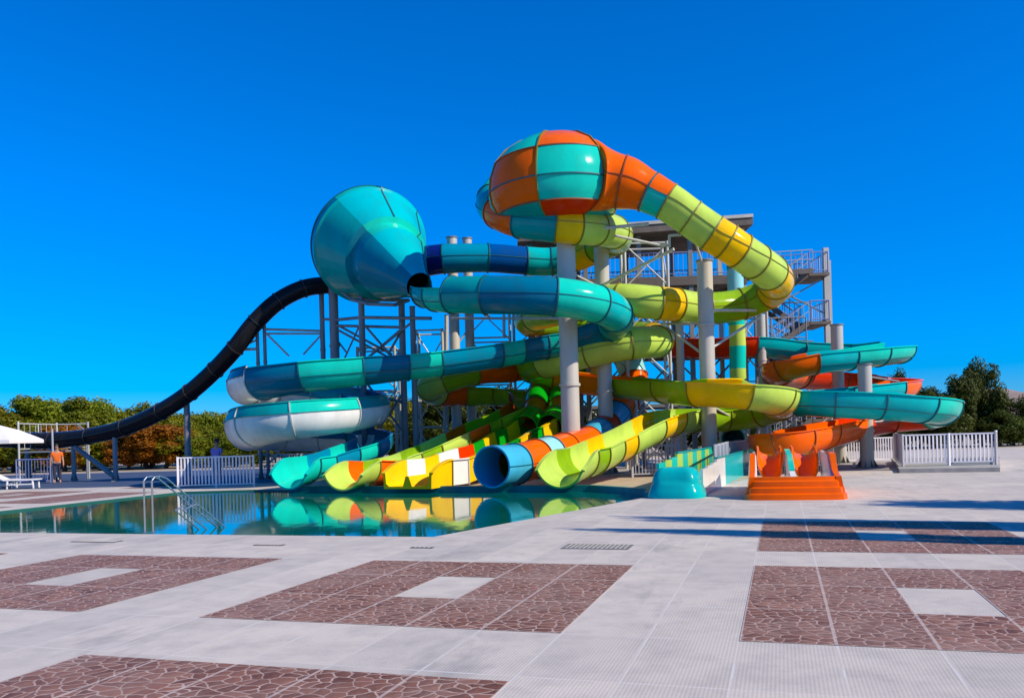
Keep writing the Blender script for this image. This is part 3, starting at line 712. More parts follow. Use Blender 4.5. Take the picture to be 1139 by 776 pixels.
# ---------------------------------------------------------------- orange twin runout
ob = G(886, 556); od = Vector((-.27, -1, 0)).normalized(); osd = Vector((1, -.27, 0)).normalized()
orun = thing('runout_lane', 'bright orange stepped splash box with two lanes on the paving', 'runout lane', ob)
def op(x, y, z): return ob+osd*x-od*y+Vector((0, 0, z))
mb = MB()
secs = [(1.10, .0, .0), (1.09, .02, .12), (1.06, .075, .145), (1.045, .085, .26), (1.0, .14, .285), (.99, .15, .40), (.95, .20, .43), (.93, .215, .50), (.91, .34, .505)]
rings = []
for hw, y, z in secs: rings.append([op(-hw, y+.28, z), op(-hw+.10, y+.06, z), op(-hw+.3, y, z), op(0, y-.01, z), op(hw-.3, y, z), op(hw-.10, y+.06, z), op(hw, y+.28, z)])
mb.loft(rings, False, False); mb.build('stepped_front', FG['orange'], orun, sharp=28)
for sd in (-1, 1):
    mb = MB(); rings = []
    for y, z, w in ((.26, .50, .0), (.60, .52, .0), (.85, .62, .02), (1.15, .98, .03), (1.35, 1.02, .04), (1.9, 1.0, .04), (3.4, .95, .04)):
        xo = sd*(1.06-w*1.0); xi = sd*(.86-w)
        rings.append([op(xo, y, 0), op(xo-sd*.08, y, z), op(xi, y, z), op(xi, y, .0)])
    mb.loft(rings, True, True); mb.build('side_wing', FG['orange'], orun, sharp=35)
    mb = MB(); mb.loft([[op(sd*.858, y, .1), op(sd*.858, y, z), op(sd*.80, y, z), op(sd*.80, y, .1)] for y, z in ((.5, .42), (1.0, .60), (1.5, .95), (3.4, 1.0))], True, True); mb.build('lane_liner', FG['white'], orun, sharp=30)
mb = MB(); mb.loft([[op(-.075, y, .1), op(-.06, y, z), op(.06, y, z), op(.075, y, .1)] for y, z in ((.7, .44), (1.3, .58), (2.2, .90), (3.6, 1.02))], True, True); dv = mb.build('lane_divider', FG['white'], orun, sharp=30)
mb = MB(); mb.loft([[op(-.064, y, z+.002), op(-.064, y, z+.03), op(.064, y, z+.03), op(.064, y, z+.002)] for y, z in ((1.3, .58), (2.2, .90), (3.6, 1.02))], True, True); mb.build('divider_cap', FG['cyan'], dv)
mb = MB(); mb.add([op(-.8, .32, .20), op(.8, .32, .20), op(.8, 3.6, .24), op(-.8, 3.6, .24)], [(0, 1, 2, 3)]); mb.build('lane_floor', FG['white'], orun, smooth=False)
for sd in (-1, 1):
    mb = MB(); rings = []
    x0 = sd*.43
    for y, z, w in ((2.7, .26, .26), (2.95, .32, .30), (3.15, .44, .32), (3.3, .62, .33), (3.6, .78, .32), (4.4, .84, .32)):
        ring = []
        for k in range(13):
            a = PI*(k/12-.5)*1.15
            ring.append(op(x0+math.sin(a)*w, y+.15*math.cos(a), z-.24*math.cos(a)+.24))
        for k in range(12, -1, -1):
            a = PI*(k/12-.5)*1.15
            ring.append(op(x0+math.sin(a)*(w-.05), y+.15*math.cos(a), z-.19*math.cos(a)+.24))
        rings.append(ring)
    mb.loft(rings, True, True); mb.build('lane_scoop', FG['orange' if sd < 0 else 'orange'], orun, sharp=45)

# ================================================================ POSTS AND BRACING
for a in [(629, 243, 30.5, .33, 'tall pale grey post under the checkered bowl, thickest of all'),
          (669, 272, 33.6, .29, 'grey post under the lime bend right of the tallest post'),
          (784, 291, 31.0, .28, 'grey post between the lime tube above and yellow trough below'),
          (931, 362, 36.6, .25, 'grey post inside the upper orange and teal loop on the right'),
          (962, 406, 32.2, .25, 'short grey post rising behind the front teal trough')]:
    support(*a)
for a in [(503, 265, 38.0, .23, 'round grey post whose top pokes above the blue tube, left of a pair'),
          (520, 266, 38.6, .21, 'round grey post whose top pokes above the blue tube, right of a pair')]:
    support(*a)
for a in [(371, 322, 36.8, .20, 'thick dark post under the low rim of the funnel'),
          (358, 328, 37.4, .11, 'slim dark post just left of the thick post under the funnel'),
          (402, 326, 35.0, .13, 'slim grey post under the belly of the funnel'),
          (447, 336, 34.4, .13, 'slim grey post under the funnel near its narrow end'),
          (459, 342, 33.8, .11, 'slim dark post right beside the narrow end of the funnel'),
          (286, 348, 36.4, .075, 'thin post left of a close pair behind the turquoise coil'),
          (294, 346, 36.4, .075, 'thin post right of a close pair behind the turquoise coil'),
          (208, 446, 37.6, .13, 'dark post under the steep part of the black tube'),
          (128, 484, 39.2, .11, 'dark post with a sloping brace under the black tube'),
          (82, 494, 40.4, .10, 'dark post between platform and braced post under the black tube'),
          (58, 495, 41.0, .15, 'thick dark post under the black tube inside the platform'),
          (31, 494, 41.8, .13, 'dark post under the black tube beside the white parasol')]:
    support(*a, m=STEEL_D)
for a in [(803, 455, 35.2, .12, 'thin pale post left of a pair beside the striped drop tube'),
          (811, 470, 36.4, .12, 'thin pale post right of a pair beside the striped drop tube'),
          (847, 350, 37.0, .17, 'grey post right of the striped drop tube'),
          (756, 352, 37.2, .17, 'dark grey post crossing behind the start of the red trough'),
          (752, 462, 30.8, .09, 'slim pale post under the yellow bend of the lime chute'),
          (706, 440, 35.2, .13, 'slim post behind the open lime chute')]:
    support(*a, cap=False)
bracing('white struts between the two pale posts carrying the lime tube', [
    (629, 250, 30.5, 735, 273, 30.8, .05), (629, 258, 30.5, 722, 249, 29.6, .06), (735, 273, 30.8, 745, 273, 30.0, .05), (745, 262, 30.0, 745, 275, 30.0, .05), (745, 262, 30.0, 758, 261, 29.4, .05),
    (669, 318, 33.4, 750, 277, 31.4, .06), (669, 320, 33.4, 629, 300, 30.6, .04), (629, 263, 30.5, 600, 252, 30.6, .05), (629, 300, 30.5, 598, 322, 33.0, .05)], STEEL_L)
bracing('pale strut pair reaching from the post between lime tube and yellow trough', [
    (784, 345, 31.0, 846, 345, 33.6, .06), (784, 392, 31.0, 846, 352, 33.6, .05), (784, 395, 31.0, 742, 364, 33.6, .05), (784, 359, 31, 742, 360, 33.4, .05), (784, 300, 31.0, 768, 250, 29.8, .04), (784, 447, 31, 826, 470, 33.4, .04)], STEEL_L)
bracing('dark criss-cross struts between the posts under the funnel', [
    (358, 355, 37.4, 371, 355, 36.8, .06), (371, 356, 36.8, 402, 353, 35.0, .07), (402, 353, 35, 480, 354, 33.0, .07), (371, 362, 36.8, 447, 364, 34.4, .06), (371, 364, 36.8, 430, 396, 36.0, .05), (377, 362, 36.8, 436, 394, 34.6, .05),
    (402, 357, 35, 436, 396, 34.6, .05), (447, 366, 34.4, 402, 404, 35, .05), (459, 358, 33.8, 412, 396, 35.2, .05), (402, 358, 35, 384, 398, 36.4, .04), (371, 372, 36.8, 386, 392, 36.8, .04), (447, 368, 34.4, 432, 394, 34.6, .05), (402, 440, 35, 447, 446, 34.4, .06),
    (410, 428, 35, 447, 478, 34.4, .05), (447, 440, 34.4, 412, 492, 35.0, .05), (371, 412, 36.8, 447, 413, 34.4, .06), (358, 430, 37.4, 402, 432, 35, .05)], STEEL_D)
bracing('light struts tying the thin post pair to the funnel posts', [
    (294, 366, 36.4, 358, 368, 37.4, .055), (294, 371, 36.4, 358, 371, 37.4, .045), (296, 370, 36.4, 322, 396, 36.8, .045), (286, 388, 36.4, 262, 389, 36.1, .06), (262, 389, 36.1, 286, 378, 36.4, .04), (358, 372, 37.4, 338, 394, 37.0, .045), (286, 425, 36.4, 294, 425, 36.4, .05), (286, 505, 36.4, 322, 508, 36.8, .06), (294, 520, 36.4, 312, 503, 36.6, .05)], STEEL)
bracing('sloping dark brace running down to the foot of the braced post', [(84, 497, 40.2, 128, 530, 39.2, .12)], STEEL_D, cat='bracing')
bracing('long thin rail and struts under the upper turquoise run', [
    (503, 354, 36, 629, 354, 30.8, .05), (520, 340, 36.4, 545, 352, 34, .04), (561, 350, 33.6, 561, 376, 33.6, .06), (520, 368, 38, 503, 392, 38, .04), (497, 350, 37.0, 497, 400, 37.0, .09), (509, 345, 37, 491, 345, 36.6, .05)], STEEL)
bracing('struts fanning out beneath the orange and teal spiral', [
    (962, 470, 32.2, 1040, 464, 33.0, .05), (931, 408, 36.4, 975, 401, 34.8, .06), (931, 412, 36.4, 1000, 402, 35.2, .04), (962, 462, 32.2, 990, 452, 30.4, .05), (931, 445, 36, 900, 452, 33.0, .05), (847, 452, 36.6, 882, 470, 33.0, .04), (962, 418, 32.2, 1000, 424, 34.5, .04)], STEEL_D)

def lattice(label, px, d, wx, wy, ztop, m, step_=1.9):
    c = ground_below(P(px, 480, d)); o = thing('lattice_tower', label, 'lattice tower', c)
    cs = [c+Vector((sx*wx/2, sy*wy/2, 0)) for sx, sy in ((-1, -1), (1, -1), (1, 1), (-1, 1))]
    Z = lambda z: Vector((0, 0, z))
    for p in cs:
        mb = MB(); mb.bar(p, p+Z(ztop), .065, 10); mb.build('leg', m, o)
    n_ = max(1, round(ztop/step_)); hz = ztop/n_
    for k in range(n_):
        for i in range(4):
            a, b = cs[i], cs[(i+1) % 4]
            mb = MB(); mb.bar(a+Z(hz*(k+1)-.06), b+Z(hz*(k+1)-.06), .04, 6); mb.build('crossbar', m, o)
            mb = MB()
            if (k+i) % 2: mb.bar(a+Z(hz*k+.05), b+Z(hz*(k+1)-.1), .032, 6)
            else: mb.bar(b+Z(hz*k+.05), a+Z(hz*(k+1)-.1), .032, 6)
            mb.build('brace', m, o)
    return o
lattice('pale lattice tower behind the blue tube, left of the tallest grey post', 548, 40.0, 1.9, 1.9, 8.2, STEEL)
lattice('pale lattice tower half hidden behind the tallest grey post', 598, 41.5, 2.0, 1.8, 7.6, STEEL)
lattice('tall pale lattice tower in front of the launch tower under its roof', 722, 36.6, 1.8, 1.2, 9.6, STEEL_L)
lattice('short pale lattice tower between the funnel posts and paired round posts', 482, 38.5, 1.2, 1.6, 6.4, STEEL)
lattice('pale lattice tower beside the striped drop tube', 836, 38.6, 1.3, 1.3, 7.2, STEEL)
lattice('slim pale lattice tower under the long turquoise run by the funnel', 424, 37.6, 1.6, 1.5, 5.6, STEEL)
lattice('low pale lattice stand behind the inner bend of the orange spiral', 905, 39.5, 2.2, 1.4, 4.6, STEEL)
# ================================================================ LAUNCH TOWER
tw = thing('launch_tower', 'open steel launch tower with flat dark roof behind the slides', 'tower', (5.6, 40, 0))
X0, X1, Y0, Y1 = .9, 10.7, 38.2, 42.6
zr = lambda x: 10.15+.045*(x-X0)
mb = MB(); mb.loft([[Vector((x, Y0-.5, zr(x))), Vector((x, Y1+.5, zr(x))), Vector((x, Y1+.5, zr(x)+.42)), Vector((x, Y0-.5, zr(x)+.42))] for x in (X0-.4, X1+.2)], True, True)
rf = mb.build('roof', DECK, tw, smooth=False)
mb = MB(); mb.beam((X0-.4, Y0-.53, zr(X0)+.40), (X1+.2, Y0-.53, zr(X1)+.40), .05, .14); mb.build('roof_edge', STEEL, rf, smooth=False)
for z, xa, xb in ((8.45, X0, X1), (5.45, X0+3, X1+2.6)):
    mb = MB(); mb.box(((xa+xb)/2, (Y0+Y1)/2, z), (xb-xa, Y1-Y0, .10)); mb.build('platform', DECK, tw, smooth=False)
    mb = MB()
    for y in (Y0+.02, Y1-.02): mb.beam((xa, y, z-.21), (xb, y, z-.21), .16, .30)
    for k in range(6): mb.beam((xa+.1+(xb-xa-.2)*k/5, Y0+.11, z-.17), (xa+.1+(xb-xa-.2)*k/5, Y1-.11, z-.17), .1, .22)
    mb.build('floor_beam', painted('brown_beam_paint', (.13, .10, .085), .7) if z > 8 else STEEL_D, tw, smooth=False)
xs = [X0+.15, X0+2.6, X0+5.0, X0+7.3, X1-.15]
for x in xs:
    for y in (Y0+.12, Y1-.12):
        mb = MB(); mb.box((x, y, zr(x)/2), (.20, .20, zr(x)-.02)); mb.build('tower_leg', STEEL if x == xs[-1] else STEEL_D, tw, smooth=False)
for i in range(4):
    for y in (Y0+.12, Y1-.12):
        for z0, z1 in ((5.6, 8.2), (2.8, 5.2), (.2, 2.7)):
            mb = MB(); mb.bar((xs[i], y-.03, z0), (xs[i+1], y-.03, z1), .045, 6); mb.bar((xs[i], y+.05, z1), (xs[i+1], y+.05, z0), .045, 6)
            mb.build('cross_brace', STEEL_D, tw)
for z in (2.75, 6.9):
    for y in (Y0+.12, Y1-.12):
        mb = MB(); mb.beam((xs[0], y, z), (xs[-1], y, z), .1, .14); mb.build('tie_beam', STEEL_D, tw, smooth=False)
def rail_parts(root, a, b, h, m, step_=.16, posts=1.6, r=.025, name='railing'):
    a, b = Vector(a), Vector(b); L = (b-a).length; U_ = Vector((0, 0, 1))
    mb = MB(); mb.bar(a+U_*h, b+U_*h, r*1.2, 8); mb.bar(a+U_*.1, b+U_*.1, r, 8)
    n_ = max(1, round(L/posts))
    for k in range(n_+1): p = a.lerp(b, k/n_); mb.bar(p, p+U_*(h+.02), r*1.3, 8)
    n_ = max(2, round(L/step_))
    for k in range(1, n_): p = a.lerp(b, k/n_); mb.bar(p+U_*.1, p+U_*h, r*.5, 5)
    return mb.build(name, m, root)
for y in (Y0+.05, Y1-.05): rail_parts(tw, (X0, y, 8.52), (X1, y, 8.52), 1.05, FENCE_B, .22)
rail_parts(tw, (X0, Y0, 8.52), (X0, Y1, 8.52), 1.05, FENCE_B, .22)
rail_parts(tw, (X0+3, Y0+.05, 5.52), (X1+2.6, Y0+.05, 5.52), 1.0, STEEL_D, .3)

# zigzag stair tower
st = thing('stair_tower', 'zigzag steel staircase with a tall outer post right of the launch tower', 'stairs', ground_below(P(890, 400, 42)))
def stair(a, b, w=1.1):
    a, b = Vector(a), Vector(b); d = (b-a); side = Vector((0, 1, 0))
    mb = MB()
    for s_ in (-1, 1): mb.beam(a+side*s_*w/2, b+side*s_*w/2, .07, .24)
    k = max(4, int(abs(d.z)/.2))
    for i in range(k+1): mb.box(a.lerp(b, i/k)+Vector((0, 0, .06)), (.26, w-.08, .035))
    f = mb.build('stair_flight', painted('stair_paint', (.15, .12, .10), .7), st, smooth=False)
    for s_ in (-1, 1):
        rb = MB(); o_ = side*s_*w/2
        for hh in (1.0, .55): rb.bar(a+o_+Vector((0, 0, hh)), b+o_+Vector((0, 0, hh)), .025, 6)
        for i in range(0, 8): p = a.lerp(b, i/7)+o_; rb.bar(p, p+Vector((0, 0, 1.0)), .02, 6)
        rb.build('handrail', FENCE_B if s_ > 0 else FENCE_G, f)
xl, xr = P(858, 400, 42).x, P(897, 400, 42).x
zA = P(897, 307, 42).z; zs = [zA-1.18*k for k in range(8)]
for k in range(7):
    a_, b_ = (xr, xl) if k % 2 == 0 else (xl, xr)
    yy = 42.0 if k % 2 == 0 else 43.3
    stair((a_, yy, zs[k]), (b_, yy, max(zs[k+1], .1)))
for k in range(0, 8):
    xc = xr+.55 if k % 2 == 0 else xl-.45
    if zs[k] < .4: continue
    mb = MB(); mb.box((xc, 42.65, zs[k]-.02), (1.0, 2.5, .14)); mb.build('landing', DECK, st, smooth=False)
    if k % 2 == 0: rail_parts(st, (xc-.45, 41.45, zs[k]+.06), (xc+.45, 41.45, zs[k]+.06), 1.0, FENCE_B, .3); rail_parts(st, (xc+.48, 41.5, zs[k]+.06), (xc+.48, 43.9, zs[k]+.06), 1.0, FENCE_G, .3)
# bridge from the tower platform down to the top landing
stair((X1+.2, 41.2, 8.9), (xr-.0, 41.2, zA+.02), 1.0)
for (x, y, zt) in ((P(919, 300, 42).x, 42.0, P(919, 276, 42).z), (P(921, 300, 44).x, 44.0, P(919, 290, 44).z), (xl-.75, 41.6, zA), (xl-.75, 43.9, zA)):
    mb = MB(); mb.box((x, y, zt/2), (.26, .26, zt)); mb.build('stair_post', STEEL if x > xr else STEEL_D, st, smooth=False)
for k in range(5):
    mb = MB(); z = zA-2.0*k; x = P(919, 300, 42).x
    if z < 1.5: break
    mb.bar((x, 42.0, z-.1), (xl-.75, 41.6, z-1.9), .035, 6); mb.bar((x, 42.06, z-1.9), (xl-.75, 41.66, z-.1), .035, 6); mb.bar((x, 44, z-1.0), (xl-.75, 43.9, z-1.0), .035, 6)
    mb.build('cross_brace', STEEL_D, st)

# ================================================================ FENCES
def fence(label, pts, h, m, name='railing_fence', z=0.0, step_=.125, cat='fence'):
    bw = .052 if m is FENCE_W else .034
    pts = [Vector((p.x, p.y, z)) for p in pts]
    o = thing(name, label, cat, (pts[0].x, pts[0].y, 0))
    U_ = Vector((0, 0, 1))
    for a, b in zip(pts, pts[1:]):
        mb = MB(); mb.beam(a+U_*h, b+U_*h, .05, .05); mb.build('top_rail', m, o, smooth=False)
        mb = MB(); mb.beam(a+U_*.12, b+U_*.12, .04, .04); mb.build('bottom_rail', m, o, smooth=False)
        n_ = max(2, round((b-a).length/step_)); mb = MB()
        for k in range(1, n_): p = a.lerp(b, k/n_); mb.box(p+U_*(h*.5+.06), (bw, .034, h-.16), .0)
        mb.build('bar_panel', m, o, smooth=False)
        n_ = max(1, round((b-a).length/1.5))
        for k in range(n_+1): p = a.lerp(b, k/n_); mb = MB(); mb.box(p+U_*(h/2+.02), (.075, .075, h+.04), .3); mb.build('post', m, o, smooth=False)
    return o
fence('white upright bar fence beside the far left pool edge', [G(199, 543.5), G(283, 541)], 1.12, FENCE_W)
fence('far grey bar fence seen under the white underside of the turquoise coil', [G(300, 529), G(372, 527)], 1.0, FENCE_G)
fence('grey bar fence between the lime chute and the teal lane', [G(704, 531), G(756, 529)], 1.1, FENCE_G)
fence('grey bar fence running back beside the striped teal lane', [G(797, 541), G(812, 528), G(838, 521)], 1.15, FENCE_G)
fence('long white bar fence behind the grey posts on the right', [G(900, 516.5), G(995, 513)], 1.05, FENCE_W)
fence('white bar fence enclosing a low slab on the right', [G(996, 514), G(1005, 523), G(1109, 521), G(1109, 513)], 1.08, FENCE_W, z=.14)
# low concrete slab under that fence
a, b, c, d = G(1001, 526), G(1113, 524.5), G(1113, 511), G(992, 513)
mb = MB(); mb.add([a, b, c, d]+[p+Vector((0, 0, .14)) for p in (a, b, c, d)], [(4, 5, 6, 7), (0, 1, 5, 4), (1, 2, 6, 5), (2, 3, 7, 6), (3, 0, 4, 7)])
tag(mb.build('concrete_slab', CONC, smooth=False), 'low grey concrete slab under the enclosing white fence', 'slab')
# ================================================================ POOL HANDRAILS
for i, (px, lab) in enumerate(((162, 'curved steel pool handrail, the left of two at the near pool edge'), (171, 'curved steel pool handrail, the right of two at the near pool edge'))):
    b = G(px, 592.5); b = b+Vector((-TH*0, .0, 0))
    o = thing('pool_handrail', lab, 'handrail', b, 'steel pool handrails')
    e = Vector((math.sin(rad(35)), math.cos(rad(35)), 0))
    up = Vector((0, 0, 1))
    mb = MB(); mb.pipe([b-up*.0, b+up*.96, b+up*1.02+e*.06, b+up*1.03+e*.16], .018, 12); mb.build('upright', CHROME, o)
    mb = MB(); mb.pipe([b+up*1.03+e*.16, b+up*.98+e*.30, b-up*.35+e*1.9], .018, 12); mb.build('sloping_rail', CHROME, o)
    mb = MB(); mb.pipe([b+up*.36+e*.62, b-up*.35+e*1.5], .015, 10); mb.pipe([b+up*.36+e*.62, b+up*.46+e*.92], .018, 8); mb.build('lower_rail', CHROME, o)
    mb = MB(); mb.bar(b+up*.001, b+up*.015, .05, 16); mb.build('foot_flange', CHROME, o)

# ================================================================ LEFT DECK
pa = ground_below(P(-3, 500, 35))
o = thing('parasol', 'white square canopy parasol at the left edge of the photo', 'parasol', pa)
mb = MB(); mb.bar(pa, pa+Vector((0, 0, 2.55)), .05, 12); mb.build('pole', PLAST, o)
mb = MB(); W = 1.25; rim = [pa+Vector((x, y, 1.98)) for x, y in ((-W, -W), (0, -W), (W, -W), (W, 0), (W, W), (0, W), (-W, W), (-W, 0))]
mid = [pa+Vector((x*.5, y*.5, 2.38)) for x, y in ((-W, -W), (0, -W), (W, -W), (W, 0), (W, W), (0, W), (-W, W), (-W, 0))]
apx = [pa+Vector((x*.04, y*.04, 2.62)) for x, y in ((-W, -W), (0, -W), (W, -W), (W, 0), (W, W), (0, W), (-W, W), (-W, 0))]
mb.loft([[p-Vector((0, 0, .14)) for p in rim], rim, mid, apx], True, False)
mb.loft([[p-Vector((0, 0, .02)) for p in rim], [p-Vector((0, 0, .03)) for p in mid], [p-Vector((0, 0, .03)) for p in apx]], True, False); mb.build('canopy', CANVAS, o, sharp=15)
mb = MB(); mb.box(pa+Vector((0, 0, .05)), (.7, .7, .10)); mb.build('foot_plate', CONC, o, smooth=False)
def lounger(loc, rz, label):
    o = thing('sun_lounger', label, 'sun lounger', (0, 0, 0), 'white sun loungers')
    mb = MB(); mb.box((0, .0, .36), (1.25, .62, .05)); mb.build('seat', PLAST, o, smooth=False)
    mb = MB(); mb.beam((-.62, 0, .37), (-1.1, 0, .62), .60, .045); mb.build('backrest', PLAST, o, smooth=False)
    for x in (-.5, .52):
        for y in (-.26, .26): mb = MB(); mb.bar((x, y, 0), (x*.94, y, .335), .035, 8, .045); mb.build('leg', PLAST, o)
    mb = MB(); mb.beam((-.5, -.3, .18), (.5, -.3, .18), .03, .05); mb.beam((-.5, .3, .18), (.5, .3, .18), .03, .05); mb.build('side_rail', PLAST, o, smooth=False)
    o.location = loc; o.rotation_euler = (0, 0, rz); return o
l0 = lounger(G(26, 543), .1, 'white sun lounger at the pool deck, right of two by the parasol')
copy_tree(l0, G(2, 543), 'white sun lounger at the pool deck, left of two under the parasol', .35)
# small landing platform round the black tube
pb = ground_below(P(62, 500, 42))
o = thing('landing_platform', 'small steel platform with railings around the low end of the black tube', 'platform', pb)
xa, xb, ya, yb = P(45, 500, 42).x, P(81, 500, 42).x, 40.2, 43.6
for x in (xa, xb):
    for y in (ya, yb): mb = MB(); mb.bar((x, y, 0), (x, y, 2.9 if x == xa or y == yb else 2.5), .05, 10); mb.build('post', STEEL_L if x == xa else FENCE_G, o)
mb = MB(); mb.box(((xa+xb)/2, (ya+yb)/2, 1.45), (xb-xa, yb-ya, .08)); mb.build('deck', STEEL_D, o, smooth=False)
rail_parts(o, (xa, yb, 1.5), (xb, yb, 1.5), 1.3, STEEL_L, .5); rail_parts(o, (xa, ya, 1.5), (xa, yb, 1.5), 1.3, STEEL_L, .5)
rail_parts(o, (xa, ya-.25, 0.0), (xb, ya-.25, 0.0), 1.1, FENCE_B, .14, name='lower_railing')
mb = MB(); mb.pipe([Vector((xa+1.0, yb, 2.8)), Vector((xb-.5, yb, 2.75)), Vector((xb+.0, yb-.2, 2.4)), Vector((xb+.05, yb-.3, .0))], .045); mb.build('side_pipe', STEEL_D, o)

# ================================================================ PEOPLE
def skin_mesh(name, m, parent, verts, edges, radii, root=0):
    me = bpy.data.meshes.new(name); me.from_pydata(verts, edges, [])
    me.materials.append(m)
    o = bpy.data.objects.new(name, me); COL.objects.link(o); o.parent = parent
    md = o.modifiers.new('skin', 'SKIN'); md.use_smooth_shade = True
    if not me.skin_vertices: me.attributes.new if False else None
    lay = me.skin_vertices[0].data if me.skin_vertices else None
    return o, md, lay
def person(loc, rz, label, top, bottom, armpose=0):
    root = thing('person', label, 'person', (0, 0, 0))
    def limb_body():
        v = [(0, 0, .95), (0, 0, 1.15), (0, .0, 1.36), (0, 0, 1.47), (0, -.01, 1.56), (0, -.015, 1.66), (0, -.01, 1.735)]
        r = [(.15, .11), (.14, .10), (.17, .11), (.06, .06), (.075, .085), (.082, .095), (.05, .06)]
        e = [(0, 1), (1, 2), (2, 3), (3, 4), (4, 5), (5, 6)]
        def ch(start, pts):
            i = start
            for p, q in pts:
                v.append(p); r.append((q, q)); e.append((i, len(v)-1)); i = len(v)-1
            return i
        for s_ in (-1, 1):
            ch(0, [((s_*.10, 0, .86), .085), ((s_*.11, -.01, .50), .058), ((s_*.11, .01, .10), .042), ((s_*.115, -.03, .045), .04), ((s_*.12, -.15, .03), .033)])
            fw = -.18 if armpose and s_ > 0 else -.03
            h = ch(2, [((s_*.19, 0, 1.38), .058), ((s_*.24, -.01, 1.12), .043), ((s_*.26, fw, .90), .030), ((s_*.265, fw-.02, .84), .030)])
            for k, (dx, dz, ln) in enumerate(((-.028, 0, .07), (-.010, 0, .085), (.010, 0, .08), (.026, 0, .065))):
                ch(h, [((s_*.265, fw-.03+dx, .80), .010), ((s_*.262, fw-.035+dx*1.1, .80-ln), .007)])
            ch(h, [((s_*.24, fw-.06, .83), .010), ((s_*.235, fw-.075, .79), .008)])
        return v, e, r
    v, e, r = limb_body()
    def mk(name, m, idx_r, vv, ee):
        me = bpy.data.meshes.new(name); me.from_pydata(vv, ee, []); me.materials.append(m)
        o = bpy.data.objects.new(name, me); COL.objects.link(o); o.parent = root
        bm_ = __import__('bmesh').new(); bm_.from_mesh(me)
        ly = bm_.verts.layers.skin.verify(); bm_.verts.ensure_lookup_table()
        for i, q in enumerate(idx_r): bm_.verts[i][ly].radius = q
        bm_.verts[0][ly].use_root = True
        bm_.to_mesh(me); bm_.free()
        md = o.modifiers.new('skin', 'SKIN'); md.use_smooth_shade = True
        sb = o.modifiers.new('smooth', 'SUBSURF'); sb.levels = 1; sb.render_levels = 2
        return o
    mk('body', SKIN, r, v, e)
    fw = -.18 if armpose else -.03
    sv = [(0, 0, .90), (0, 0, 1.12), (0, 0, 1.34), (0, 0, 1.455), (-.195, 0, 1.375), (-.225, -.005, 1.20), (.195, 0, 1.375), (.225, -.005, 1.20)]
    mk('shirt', top, [(.185, .13), (.175, .125), (.165, .125), (.075, .075), (.074, .074), (.062, .062), (.074, .074), (.062, .062)], sv, [(0, 1), (1, 2), (2, 3), (2, 4), (4, 5), (2, 6), (6, 7)])
    tv = [(0, 0, .96), (-.10, 0, .86), (-.11, -.01, .50), (-.11, .01, .13), (.10, 0, .86), (.11, -.01, .50), (.11, .01, .13)]
    mk('trousers', bottom, [(.158, .12), (.098, .098), (.075, .075), (.060, .060), (.098, .098), (.075, .075), (.060, .060)], tv, [(0, 1), (1, 2), (2, 3), (0, 4), (4, 5), (5, 6)])
    hm = MB(); rings = []
    for z, q in ((1.64, .098), (1.69, .104), (1.74, .095), (1.79, .066), (1.815, .02)):
        rings.append([Vector((math.cos(2*PI*k/16)*q*.9, .02+math.sin(2*PI*k/16)*q*1.05, z)) for k in range(16)])
    hm.loft(rings, True, True); hm.build('hair', HAIR, root)
    fm = MB()
    for s_ in (-1, 1): fm.box((s_*.03, -.108, 1.655), (.018, .012, .010))
    fm.box((0, -.118, 1.625), (.018, .03, .03)); fm.box((0, -.104, 1.585), (.04, .008, .008)); fm.build('face_features', HAIR, root)
    root.location = loc; root.rotation_euler = (0, 0, rz)
    return root
person(ground_below(P(64, 520, 39.2)), .5, 'person in an orange vest and dark trousers standing under the black tube', cloth('orange', (.75, .14, .01)), cloth('dark', (.03, .03, .06)), 1)
person(ground_below(P(242, 520, 33.2)), -.4, 'person in a violet shirt standing behind the white fence', cloth('violet', (.26, .22, .62)), cloth('grey', (.20, .20, .24)))

# ================================================================ TREES
def crown_mesh(name, seed, n_clump, leaves, rx, ry, z0, z1, leaf, m, pointy=.0):
    rnd = random.Random(seed); mb = MB()
    zc, rz = (z0+z1)/2, (z1-z0)/2
    cl = []
    for i in range(n_clump):
        while True:
            x, y, z = (rnd.uniform(-1, 1) for _ in range(3))
            if .2 < x*x+y*y+z*z < 1.0: break
        k = 1-pointy*max(0, z); cl.append((Vector((x*rx*k*.86, y*ry*k*.86, zc+z*rz*.86)), rnd.uniform(.16, .34)*(rx+rz)*.62))
    vs, fs = [], []
    for i in range(leaves):
        c, q = cl[rnd.randrange(n_clump)]
        d = Vector((rnd.gauss(0, 1), rnd.gauss(0, 1), rnd.gauss(0, 1))).normalized()*q*(rnd.random()**.42)
        p = c+d; nrm = (d.normalized()*.9+Vector((rnd.gauss(0, .6), rnd.gauss(0, .6), rnd.gauss(.3, .6)))).normalized()
        t = nrm.orthogonal().normalized(); t = Matrix.Rotation(rnd.uniform(0, 6.28), 3, nrm)@t; bt = nrm.cross(t)
        s_ = leaf*rnd.uniform(.6, 1.3); o = len(vs)
        vs += [p-t*s_, p-bt*s_*.45+t*s_*.1, p+t*s_, p+bt*s_*.45+t*s_*.1]; fs.append((o, o+1, o+2, o+3))
    mb.add(vs, fs)
    me = bpy.data.meshes.new(name); me.from_pydata(mb.v, [], mb.f); me.materials.append(m); return me
